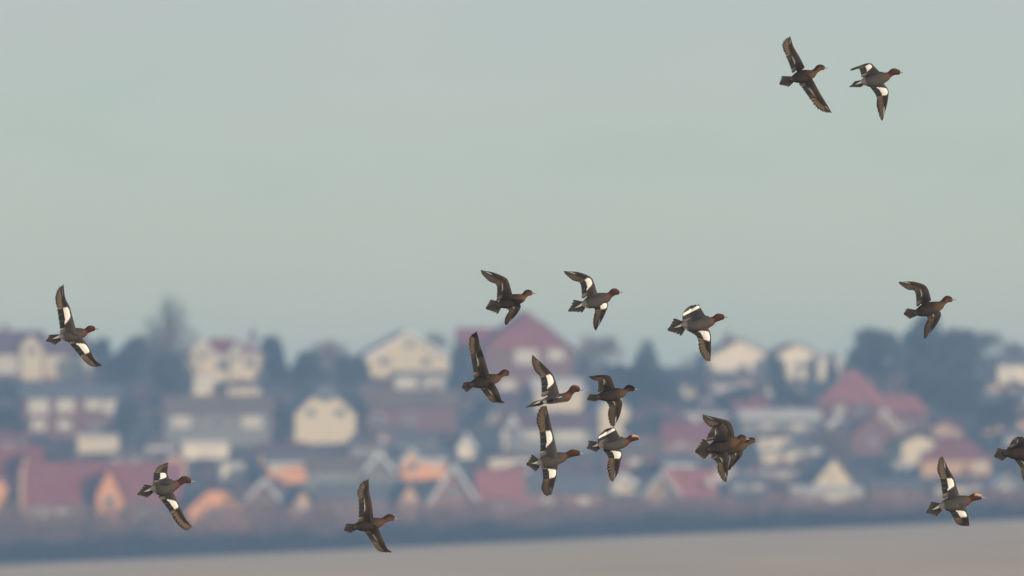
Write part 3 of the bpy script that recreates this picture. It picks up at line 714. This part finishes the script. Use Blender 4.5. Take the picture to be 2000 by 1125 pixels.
    for ring, rev in ((rings[0], True), (rings[-1], False)):
        mb.f.append(tuple(ring[::-1]) if rev else tuple(ring))

    def wing(Lp, Tp, dd, dr, side):
        dW, dT = dd
        Sd = 4.0 * k * math.sin(b)
        Sr = 6.5 * k * math.sin(b)
        LE = [Q(Lp[0], Sr), Q(Lp[1], Sd * 0.5 + dW * 0.6), Q(Lp[2], dW), Q(Lp[3], dW * 0.5 + dT * 0.5), Q(Lp[4], dT)]
        TE = [Q(Tp[0], Sr * 0.55 + dr), Q(Tp[1], dW * 0.8 - 1 + dr * 0.6), Q(Tp[2], dW * 0.5 + dT * 0.4 - 1), Q(Tp[3], dT * 0.85 - 1), Q(Lp[4], dT - 0.5)]
        sd_ = 1 if side == 'up' else -1
        lef = lambda s_: catmull(LE, max(0, s_ * 2)) if s_ >= 0 else LE[0] + (LE[0] - LE[1]) * (-s_)
        def tef(s_):
            if s_ < 0: return TE[0] + (TE[0] - TE[1]) * (-s_)
            if s_ <= 1: return catmull(TE, s_)
            return catmull(TE, 1 + (s_ - 1) * 3)
        cover = lambda s_: 0.66 - 0.12 * smooth01(0.0, 1.0, s_) - 0.16 * smooth01(1.0, 1.15, s_) - 0.24 * smooth01(1.15, 1.95, s_)
        nS, nV = 46, 18
        s_lo = -0.42
        cut = 1.9
        top = []; bot = []
        for i in range(nS + 1):
            s_ = s_lo + (cut - s_lo) * i / nS
            le, te = lef(s_), tef(s_)
            ch = te - le; clen = ch.length
            cf = cover(s_); th = (0.10 * clen + 0.9) * (1 - 0.55 * smooth01(0.8, 1.9, s_)) + 2.2 * k * smooth01(0.25, -0.3, s_)
            rt, rb_ = [], []
            for j in range(nV + 1):
                v = j / nV; vv = v * cf
                cam_h = th * (math.sin(math.pi * min(1, v ** 0.55)) * 0.9 + 0.12 * (1 - v))
                q = le + ch * vv + Vector((0, 0, cam_h * 0.9))
                qb = le + ch * vv + Vector((0, 0, -0.25 - 0.25 * math.sin(math.pi * v ** 0.6)))
                # plumage pattern by span s_ and chord vv
                n1 = hash01(label, side, i, j)
                if male:
                    base = mixc((0.046, 0.039, 0.034), (0.066, 0.057, 0.050), n1)
                    base = mixc(GREY, base, smooth01(0.0, 0.35, s_))
                    bb = 0.53 + 0.50 * smooth01(0.46, 0.05, s_)
                    wd = 0.05 + 0.36 * smooth01(0.12, 0.56, s_)
                    if side == 'down':
                        bb = 0.55 + 0.48 * smooth01(0.38, 0.02, s_); wd = 0.06 + 0.41 * smooth01(0.04, 0.46, s_)
                    aa = bb - wd
                    if side == 'up' and folded: bb, aa = 2.0, (0.04 if s_ > 0.66 else 2.0)
                    if s_ > 0.72: aa += 0.05 * smooth01(0.85, 1.02, s_)
                    inw = smooth01(aa - 0.025, aa + 0.025, vv) * (1 - smooth01(bb - 0.02, bb + 0.02, vv)) * smooth01(0.0, 0.06, s_) * (1 - smooth01(0.99, 1.04, s_))
                    col = base
                    if 0.08 < s_ < 0.7 and aa - 0.10 < vv < aa: col = mixc(col, BLACK, 0.6)
                    if vv >= bb - 0.01 and 0.03 < s_ < 1.03: col = BLACK
                    if s_ > 1.03: col = mixc((0.038, 0.030, 0.024), (0.060, 0.048, 0.038), n1 * (1 - 0.4 * vv))
                    col = mixc(col, WHITE, inw)
                else:
                    base = mixc((0.030, 0.023, 0.018), (0.062, 0.048, 0.037), n1 * smooth01(0.1, 0.6, s_))
                    if s_ < 0.25: base = mixc(DKBROWN, base, smooth01(0.0, 0.3, s_))
                    col = base
                    if 0.1 < s_ < 1.0 and vv > 0.40: col = mixc(base, (0.17, 0.155, 0.14), 0.45 * smooth01(0.2, 0.5, s_))
                    bb = 0.55 + 0.42 * smooth01(0.45, 0.08, s_)
                    inw = smooth01(bb - 0.045, bb - 0.02, vv) * (1 - smooth01(bb + 0.0, bb + 0.02, vv)) * smooth01(0.02, 0.1, s_) * (1 - smooth01(0.75, 0.95, s_))
                    if vv > bb and 0.05 < s_ < 1.0: col = BLACK
                    if s_ > 1.05: col = mixc((0.040, 0.030, 0.024), (0.065, 0.050, 0.039), n1)
                    col = mixc(col, (0.72, 0.70, 0.68), inw)
                under = (0.30, 0.27, 0.245)
                rt.append(len(mb.v)); mb.v.append(loc(q)); mb.c.append(col)
                rb_.append(len(mb.v)); mb.v.append(loc(qb)); mb.c.append(under if 0 < j else col)
            top.append(rt); bot.append(rb_)
        def quad(a, b2, c, d, flip): mb.f.append((a, d, c, b2) if flip else (a, b2, c, d))
        fl = sd_ > 0
        for i in range(nS):
            for j in range(nV):
                quad(top[i][j], top[i + 1][j], top[i + 1][j + 1], top[i][j + 1], fl)
                quad(bot[i][j], bot[i][j + 1], bot[i + 1][j + 1], bot[i + 1][j], fl)
            quad(top[i][nV], top[i + 1][nV], bot[i + 1][nV], bot[i][nV], fl)
            quad(top[i][0], bot[i][0], bot[i + 1][0], top[i + 1][0], fl)
        for i in (0, nS):
            for j in range(nV):
                quad(top[i][j], top[i][j + 1], bot[i][j + 1], bot[i][j], fl if i == 0 else not fl)

        # --- flight feathers: individual blades
        fb = MB()
        def blade(r, tip, w_, cin, cout, ctip, edge, zoff, curve=0.0, point=0.5):
            ax_ = tip - r; ln = ax_.length
            if ln < 0.5: return
            a_ = ax_ / ln; side_v = Vector((0, 0, 1)).cross(a_)
            if side_v.length < 0.2: side_v = Vector((1, 0, 0))
            side_v.normalize(); side_v = side_v * sd_            # towards the wing tip
            nrow = 9; idx = []
            for i in range(nrow + 1):
                u_ = i / nrow
                wf = (0.75 + 0.25 * smooth01(0, 0.4, u_)) * (1 - smooth01(1 - 0.42 * point, 1.0, u_) * 0.96)
                c = r + ax_ * u_ + side_v * (math.sin(math.pi * u_) * curve * ln * 0.0 - curve * ln * u_ * u_)
                row = []
                jit = 1 + 0.06 * (rnd.random() - 0.5)
                for q_, cc in ((-1.0, edge), (-0.8, mixc(edge, cin, 0.8)), (-0.28, cin), (-0.02, cout), (0.9, cout)):
                    z = 0.28 * (1 - abs(q_)) + 0.20 * q_ * -1
                    p = c + side_v * (w_ * wf * q_ * jit) + Vector((0, 0, z + zoff))
                    col = mixc(cc, ctip, smooth01(0.80, 0.99, u_)); col = mixc(cout, col, smooth01(0.10, 0.50, u_))
                    row.append(len(fb.v)); fb.v.append(loc(p)); fb.c.append(col)
                idx.append(row)
            for i in range(nrow):
                for j in range(4): fb.f.append((idx[i][j], idx[i][j + 1], idx[i + 1][j + 1], idx[i + 1][j]))
        nP = 10
        tips = []
        for i in range(nP + 1):
            g = i / nP; tips.append(tef(1 + g * 0.985))
        pf = min(1, 0.25 + 0.75 * pd)
        pale = mixc((0.080, 0.062, 0.048), (0.215, 0.165, 0.118) if male else (0.195, 0.145, 0.10), pf)  # pale inner web; sunlight through single feather layers is painted into it
        dark = mixc((0.050, 0.039, 0.031), (0.030, 0.023, 0.018), pf)
        for i in range(nP + 1):
            g = i / nP
            r = lef(1.02 + 0.62 * g) * 0.66 + tef(1.0 + 0.35 * g) * 0.34
            tp = tips[i]
            ax_ = (tp - r)
            tp = tp + ax_.normalized() * ((0.2 if i % 2 else 0.9) * pd)
            sp = (tips[min(nP, i + 1)] - tips[max(0, i - 1)]).length / (2 if 0 < i < nP else 1)
            # the gap between neighbours across the feather
            cross_ = abs((tips[min(nP, i + 1)] - tips[max(0, i - 1)]).cross(ax_.normalized()).z) / (2 if 0 < i < nP else 1)
            w_ = max(1.5, (0.72 + 0.25 * (1 - pf)) * max(cross_, 0.5 * sp)) * (1.0 if i < nP else 0.8)
            if i >= nP - 2: w_ = max(w_, 2.1 * k)
            blade(r, tp, w_, pale, dark, (0.035, 0.026, 0.022), dark, -0.35 - 0.10 * i, curve=0.02, point=0.30 + 0.35 * pf)
        nS2 = 9
        for i in range(nS2 + 1):
            g = i / nS2; s_ = 0.07 + 0.93 * g
            r = lef(s_) * 0.52 + tef(s_) * 0.48
            tp = tef(s_)
            tp = tp + (tp - r).normalized() * (0.5 * (i % 2))
            wpx = 0.62 * (tef(0.07) - tef(1.0)).length / nS2
            if male:
                cc = BLACK; co = (0.016, 0.024, 0.022)
                if i == 0: cc = co = (0.60, 0.59, 0.57)
                ed = (0.25, 0.24, 0.23) if i % 3 == 0 else BLACK
                if side == 'up' and folded: cc = co = ed = (WHITE if 0.62 < g else (0.05, 0.047, 0.045))
                tipc = (0.05, 0.045, 0.04)
            else:
                cc = (0.022, 0.020, 0.019); co = (0.030, 0.030, 0.028)
                if i == 0: cc = co = (0.55, 0.53, 0.50)
                if i > 6: cc = co = (0.065, 0.05, 0.042)
                ed = cc; tipc = (0.10, 0.085, 0.07)
            blade(r, tp, max(1.7, wpx), cc, co, tipc, ed, -0.15 - 0.04 * i, point=0.35)
        # long inner tertials lying over the innermost secondaries
        for i in range(3):
            s_ = 0.02 - 0.055 * i
            r = lef(s_ + 0.1) * 0.5 + tef(s_ + 0.1) * 0.5; tp = tef(s_) + (tef(s_) - r).normalized() * (1.0)
            c1 = (0.10, 0.088, 0.078) if male else (0.05, 0.036, 0.027)
            blade(r, tp, 2.3 * k, c1, mixc(c1, DKBROWN, 0.5), c1, mixc(c1, WHITE, 0.22), 0.15 + 0.1 * i, point=0.6)
        fb.c = [tuple(x * (0.74 + 0.26 * smooth01(0.12, 0.4, max(c))) for x in c) for c in fb.c]
        fb.build('wing_feathers', m_feather, root, attr=True, smooth=True)

    wing(up[0], up[1], upd, updr, 'up')
    wing(down[0], down[1], downd, downdr, 'down')
    mb.c = [tuple(x * (0.80 + 0.20 * smooth01(0.15, 0.45, max(c))) for x in c) for c in mb.c]   # the birds' dark tones
    mb.build('body', m_plum, root, attr=True, smooth=True)

    # --- tail fan
    tb = MB()
    c0, c1_ = Q(tail[1]), Q(tail[2]); tt = TT
    base = TB + ax * 3
    nF = 11
    arc = [c0, c0 * 0.35 + tt * 0.65 + (tt - base).normalized() * 0.5, tt, c1_ * 0.35 + tt * 0.65 + (tt - base).normalized() * 0.5, c1_]
    for i in range(nF):
        g = i / (nF - 1); tp = catmull(arc, g * 4)
        off = (c1_ - c0).normalized() * ((g - 0.5) * 8.5 * k)
        r = base + off; ax_ = tp - r; ln = ax_.length; a_ = ax_ / ln
        sv = Vector((-a_.y, a_.x, 0))
        if abs(g - 0.5) < 0.1: tp = tp + a_ * (1.6 if male else 0.4)
        wdt = max(1.6, 0.95 * (c0 - c1_).length / nF)
        if male: inner, outer = ((0.018, 0.017, 0.0165), (0.10, 0.09, 0.08)) if abs(g - 0.5) > 0.12 else ((0.04, 0.04, 0.042), (0.07, 0.068, 0.066))
        else: inner, outer = (0.022, 0.018, 0.015), (0.10, 0.078, 0.058)
        idx = []
        for rI in range(7):
            u_ = rI / 6; wf = (0.7 + 0.3 * u_) * (1 - 0.8 * smooth01(0.86, 1.0, u_))
            row = []
            for q_ in (-1, -0.7, 0, 0.7, 1):
                z = 0.3 * (1 - abs(q_)) + 1.0 - 0.25 * abs(g - 0.5) * 6
                p = r + (tp - r) * u_ + sv * wdt * wf * q_ + Vector((0, 0, z))
                col = inner if abs(q_) < 0.8 else outer
                col = mixc(col, mixc(col, outer, 0.7), smooth01(0.6, 1.0, u_) * (0.6 if abs(g - 0.5) > 0.15 else 0))
                row.append(len(tb.v)); tb.v.append(loc(p)); tb.c.append(col)
            idx.append(row)
        for a in range(6):
            for j in range(4): tb.f.append((idx[a][j], idx[a][j + 1], idx[a + 1][j + 1], idx[a + 1][j]))
    # tail coverts: a small wedge hugging the tail root
    if male:
        for sgn, col in ((1, (0.30, 0.30, 0.30)), (-1, BLACK)):
            r = base + dors_b * 2.2 * sgn - ax * 0; tp = base + (tt - base) * (0.62 if sgn > 0 else 0.70) + dors_b * 1.0 * sgn + Vector((0, 0, 1.6))
            sv = perp if sgn > 0 else perp
            idx = []
            for rI in range(6):
                u_ = rI / 5; row = []
                for q_ in (-1, 0, 1):
                    p = r + (tp - r) * u_ + sv * (2.5 * k * (1 - u_ ** 1.6 * 0.9) * q_) + Vector((0, 0, 0.9 * (1 - abs(q_)) + 1.2))
                    row.append(len(tb.v)); tb.v.append(loc(p)); tb.c.append(col)
                idx.append(row)
            for a in range(5):
                for j in range(2): tb.f.append((idx[a][j], idx[a][j + 1], idx[a + 1][j + 1], idx[a + 1][j]))
    tb.c = [tuple(x * (0.72 if max(c) < 0.3 else 1.0) for x in c) for c in tb.c]
    tb.build('tail_feathers', m_feather, root, attr=True, smooth=True)

    # --- bill (wedge, slightly spatulate) and its dark nail
    bm_ = MB(); bl = BT - BB; bax = bl.normalized(); bd = Vector((-bax.y, bax.x, 0)); rings = []
    for i in range(8):
        u_ = i / 7; c = BB - bax * 0.8 + (bl + bax * 0.8) * u_ + bd * (-0.3 * math.sin(math.pi * u_))
        hh = (2.1 - 1.2 * u_ ** 0.8) * k * 0.9 * (0.5 if i == 7 else 1); hw = (1.6 - 0.35 * u_) * k * (0.5 if i == 7 else 1)
        rings.append([c + bd * math.sin(a) * hh + Vector((0, 0, 1)) * math.cos(a) * hw for a in [2 * math.pi * j / 10 for j in range(10)]])
    for rg in rings: bm_.v += [loc(p) for p in rg]; bm_.c += [(1, 1, 1)] * 10
    for i in range(7):
        for j in range(10): bm_.f.append((i * 10 + j, i * 10 + (j + 1) % 10, (i + 1) * 10 + (j + 1) % 10, (i + 1) * 10 + j))
    bm_.f.append(tuple(range(70, 80)))
    bill = bm_.build('bill', m_bill if male else MATS.get('duck bill') , root, smooth=True)
    nb = MB(); nn = []
    for i in range(4):
        u_ = 0.80 + 0.22 * i / 3; c = BB + bl * u_ + bd * 0.05
        rr = [0.95, 1.0, 0.85, 0.3][i] * k * 0.8
        nn.append([c + bd * math.sin(a) * rr * 0.75 + Vector((0, 0, 1)) * math.cos(a) * rr * 1.35 for a in [2 * math.pi * j / 8 for j in range(8)]])
    for rg in nn: nb.v += [loc(p) for p in rg]; nb.c += [(1, 1, 1)] * 8
    for i in range(3):
        for j in range(8): nb.f.append((i * 8 + j, i * 8 + (j + 1) % 8, (i + 1) * 8 + (j + 1) % 8, (i + 1) * 8 + j))
    nb.f.append(tuple(range(24, 32))); nb.f.append(tuple(range(7, -1, -1)))
    nb.build('nail', m_nail, bill, smooth=True)
    # --- eyes
    for sg in (1, -1):
        eb = MB(); c = HC + hax * 1.6 * k + hperp * 1.5 * k + Vector((0, 0, sg * 5.0 * k)); r_ = 0.85 * k
        vs = []; nla, nlo = 5, 8
        for a in range(nla + 1):
            for o_ in range(nlo):
                ph = math.pi * a / nla; th = 2 * math.pi * o_ / nlo
                vs.append(loc(c + Vector((math.sin(ph) * math.cos(th), math.sin(ph) * math.sin(th), math.cos(ph))) * r_))
        fs = [(a * nlo + o_, a * nlo + (o_ + 1) % nlo, (a + 1) * nlo + (o_ + 1) % nlo, (a + 1) * nlo + o_) for a in range(nla) for o_ in range(nlo)]
        eb.add(vs, fs); eb.build('eye', m_eye, root, smooth=True)
    return root

A = make_duck
A((60, 540, .1689), True, [(185,745),(205,685),(265,790)], (335,700), (600,650), (690,605), (742,603), (790,607),
  ([(520,600),(478,450),(450,350),(400,245),(378,85)], [(340,640),(308,395),(280,260),(310,140)]),
  ([(590,700),(660,800),(695,865),(750,965),(830,1032)], [(435,765),(565,915),(645,1010),(740,1050)]),
  depth=0.6, label='male duck at the far left, wings spread above the hazy rooftops', upd=(5,-3), downd=(0,-14))
A((240, 890, .1422), True, [(205,530),(280,405),(310,575)], (400,460), (700,405), (850,330), (932,350), (995,352),
  ([(650,360),(625,290),(610,240),(615,170),(625,95)], [(415,365),(425,240),(480,150),(550,112)]),
  ([(700,520),(755,650),(778,695),(860,860),(955,985)], [(500,580),(640,765),(750,950),(870,1035)]),
  depth=1.2, label='male duck low at the left in front of the long red roof', upd=(-10,-30), downd=(4,-8), wid=1.18)
A((650, 920, .1511), False, [(145,765),(160,690),(205,800)], (290,720), (590,665), (735,602), (795,615), (848,620),
  ([(525,600),(505,430),(475,280),(468,200),(463,100)], [(330,645),(335,380),(312,270),(375,145)]),
  ([(590,740),(640,860),(675,935),(705,1000),(765,1050)], [(400,775),(500,910),(570,1020),(650,1050)]),
  depth=0.0, label='brown female duck low over the edge of the field, bottom left of centre', upd=(6,0), downd=(0,-12))
A((880, 630, .1512), False, [(148,840),(158,785),(195,900)], (265,800), (580,720), (700,648), (755,665), (810,670),
  ([(490,640),(435,450),(385,310),(368,220),(335,110)], [(300,690),(262,430),(235,300),(250,180)]),
  ([(570,800),(620,890),(642,950),(665,1010),(703,1035)], [(370,840),(460,950),(520,1020),(600,1035)]),
  depth=-0.8, label='brown female duck with one wing straight up, in front of the tall red gabled house', upd=(6,0), downd=(-2,-25))
A((920, 510, .1244), False, [(232,745),(290,615),(400,828)], (430,690), (780,580), (890,500), (960,502), (1030,505),
  ([(640,490),(592,330),(545,262),(360,180),(145,140)], [(400,610),(400,385),(280,320),(170,215)]),
  ([(735,650),(778,690),(765,765),(680,880),(545,1005)], [(480,720),(590,770),(535,880),(520,975)]),
  depth=-0.4, label='brown female duck flying above the red gabled house, directly left of a white-patched male', upd=(4,6), downd=(8,-20), pd=0.3)
A((1085, 510, .1333), True, [(195,730),(250,578),(370,752)], (400,640), (740,530), (860,452), (930,458), (990,455),
  ([(600,430),(562,310),(505,228),(330,160),(115,150)], [(385,525),(360,330),(250,285),(150,205)]),
  ([(715,590),(768,620),(758,690),(690,850),(585,1020)], [(500,660),(575,710),(545,870),(552,970)]),
  depth=0.2, label='male duck with two white wing patches, directly right of a brown female in the sky', upd=(4,6), downd=(8,-18), pd=0.3)
A((1010, 680, .1155), True, [(155,1000),(260,925),(345,978)], (430,900), (820,825), (970,685), (1055,702), (1130,712),
  ([(705,740),(650,555),(592,430),(440,270),(250,110)], [(410,790),(395,515),(295,380),(240,230)]),
  ([(760,800),(785,808),(770,822),(700,848),(620,870)], [(470,880),(560,890),(560,885),(580,880)]),
  depth=-0.7, bank=8, label='side-on male duck with pale belly showing, directly above another male', upd=(-12,-22), downd=(30,70), wid=0.9, crown=0.35, pd=0.3, downdr=4)
A((1010, 780, .1777), True, [(108,715),(155,612),(190,788)], (228,705), (490,635), (615,590), (688,592), (737,597),
  ([(440,575),(408,430),(388,345),(355,200),(320,65)], [(255,610),(247,370),(210,230),(250,85)]),
  ([(450,715),(440,790),(430,850),(405,950),(375,1050)], [(270,750),(282,880),(262,980),(310,1062)]),
  depth=0.9, label='male duck with wings straight up and down, directly below the side-on male', upd=(4,2), downd=(2,-25), pd=0.25)
A((1130, 710, .1156), False, [(142,612),(170,530),(250,638)], (330,565), (730,490), (855,418), (943,435), (1015,440),
  ([(595,360),(552,240),(500,200),(350,192),(172,225)], [(330,460),(325,295),(285,292),(220,265)]),
  ([(690,585),(737,650),(732,740),(690,900),(595,1075)], [(440,610),(510,720),(490,860),(530,1040)]),
  depth=-1.0, label='brown female duck with hooked upper wing, directly above a male with grey back', upd=(10,4), downd=(4,-12), pd=0.3)
A((1130, 820, .1156), True, [(152,480),(160,360),(275,540)], (340,425), (770,375), (915,305), (1008,302), (1070,322),
  ([(690,280),(645,190),(605,128),(585,128),(560,138)], [(335,400),(330,300),(420,195),(500,150)]),
  ([(690,480),(737,560),(722,650),(670,880),(575,1050)], [(400,490),(500,640),(475,790),(520,1000)]),
  depth=0.5, label='grey-backed male duck directly under a brown female, its far wing seen edge-on', folded=True, upd=(-10,-40), downd=(4,-10), crown=1.0, wid=1.08)
A((1290, 580, .1244), True, [(122,520),(195,348),(305,608)], (350,440), (770,385), (915,318), (998,315), (1065,320),
  ([(690,270),(640,190),(605,120),(590,122),(570,130)], [(345,400),(348,270),(415,180),(500,140)]),
  ([(730,460),(785,570),(795,700),(793,850),(780,1015)], [(430,530),(575,630),(605,840),(700,1000)]),
  depth=-0.2, label='male duck with fanned tail against the sky, left of and above the white hilltop houses', folded=True, upd=(-10,-40), downd=(4,-6), wid=1.12)
A((1340, 795, .1378), False, [(128,632),(225,455),(235,735)], (325,600), (690,480), (790,440), (848,452), (900,458),
  ([(590,420),(560,300),(515,215),(470,225),(430,245)], [(285,470),(315,390),(365,320),(400,270)]),
  ([(580,600),(610,720),(604,800),(595,930),(570,1070)], [(360,720),(435,790),(440,900),(510,1040)]),
  depth=0.9, label='nearer of two overlapping brown female ducks, with widely fanned tail', upd=(-8,-45), downd=(4,-10), wid=1.12)
A((1340, 795, .1378), False, [(330,640),(340,560),(370,700)], (470,620), (800,545), (925,475), (978,482), (1040,487),
  ([(690,445),(662,290),(600,200),(430,150),(225,105)], [(500,420),(440,310),(330,280),(240,190)]),
  ([(770,590),(805,630),(782,700),(700,800),(600,900)], [(560,660),(630,700),(620,780),(598,860)]),
  depth=-0.5, label='farther of two overlapping brown female ducks, its head reaching out in front', upd=(4,4), downd=(8,-20), pd=0.3)
A((1500, 50, .1689), False, [(132,678),(150,592),(225,708)], (275,620), (500,560), (597,487), (653,488), (692,490),
  ([(410,450),(370,370),(322,290),(290,230),(256,118)], [(275,530),(215,370),(160,240),(185,165)]),
  ([(510,610),(580,740),(632,830),(682,910),(738,1010)], [(370,690),(480,840),(560,950),(655,1005)]),
  depth=-0.9, label='brown female duck at top right, wings fully spread, flying behind a male', upd=(4,-2), downd=(2,-6), pd=1.1)
A((1640, 100, .1333), True, [(152,520),(205,455),(280,530)], (330,455), (665,375), (795,302), (882,312), (930,312),
  ([(560,275),(500,215),(455,178),(350,190),(150,283)], [(320,370),(290,268),(250,262),(200,272)]),
  ([(645,470),(708,560),(716,630),(690,800),(625,1015)], [(430,510),(535,660),(540,800),(592,995)]),
  depth=0.0, label='white-patched male duck highest at the top right, flying ahead of a brown female', upd=(-6,-25), downd=(4,-10), pd=0.4, wid=1.08)
A((1740, 530, .1244), False, [(202,670),(235,590),(275,742)], (390,655), (750,540), (885,438), (962,447), (1030,443),
  ([(620,400),(582,275),(512,205),(330,158),(115,170)], [(400,530),(375,320),(260,290),(150,220)]),
  ([(735,610),(785,650),(773,735),(680,890),(530,1060)], [(500,670),(575,740),(520,880),(510,1030)]),
  depth=-1.2, label='brown female duck at the right in front of the tall dark trees on the skyline', upd=(4,6), downd=(8,-18), pd=0.3)
A((1795, 830, .1867), True, [(80,915),(115,812),(170,955)], (220,855), (490,790), (590,752), (652,755), (705,766),
  ([(410,700),(388,630),(368,560),(310,460),(242,322)], [(245,750),(220,570),(185,470),(205,355)]),
  ([(480,845),(502,920),(515,960),(523,1010),(530,1055)], [(305,890),(360,970),(385,1030),(450,1058)]),
  depth=0.3, label='male duck with bright buff crown, low at the right by the field edge', upd=(4,0), downd=(0,-25), crown=1.0, pd=0.5)
A((1795, 830, .1867), False, [(787,330),(812,248),(855,375)], (905,295), (1200,265), (1305,205), (1350,212), (1395,216),
  ([(1130,190),(1115,150),(1085,124),(1075,125),(1060,122)], [(930,235),(975,165),(1010,140),(1040,130)]),
  ([(1180,330),(1195,430),(1190,500),(1170,580),(1130,650)], [(965,320),(1055,440),(1070,520),(1095,590)]),
  depth=0.1, label='brown female duck cut off by the right edge, only tail and wings showing', upd=(-8,-45), downd=(4,-10), wid=1.1)
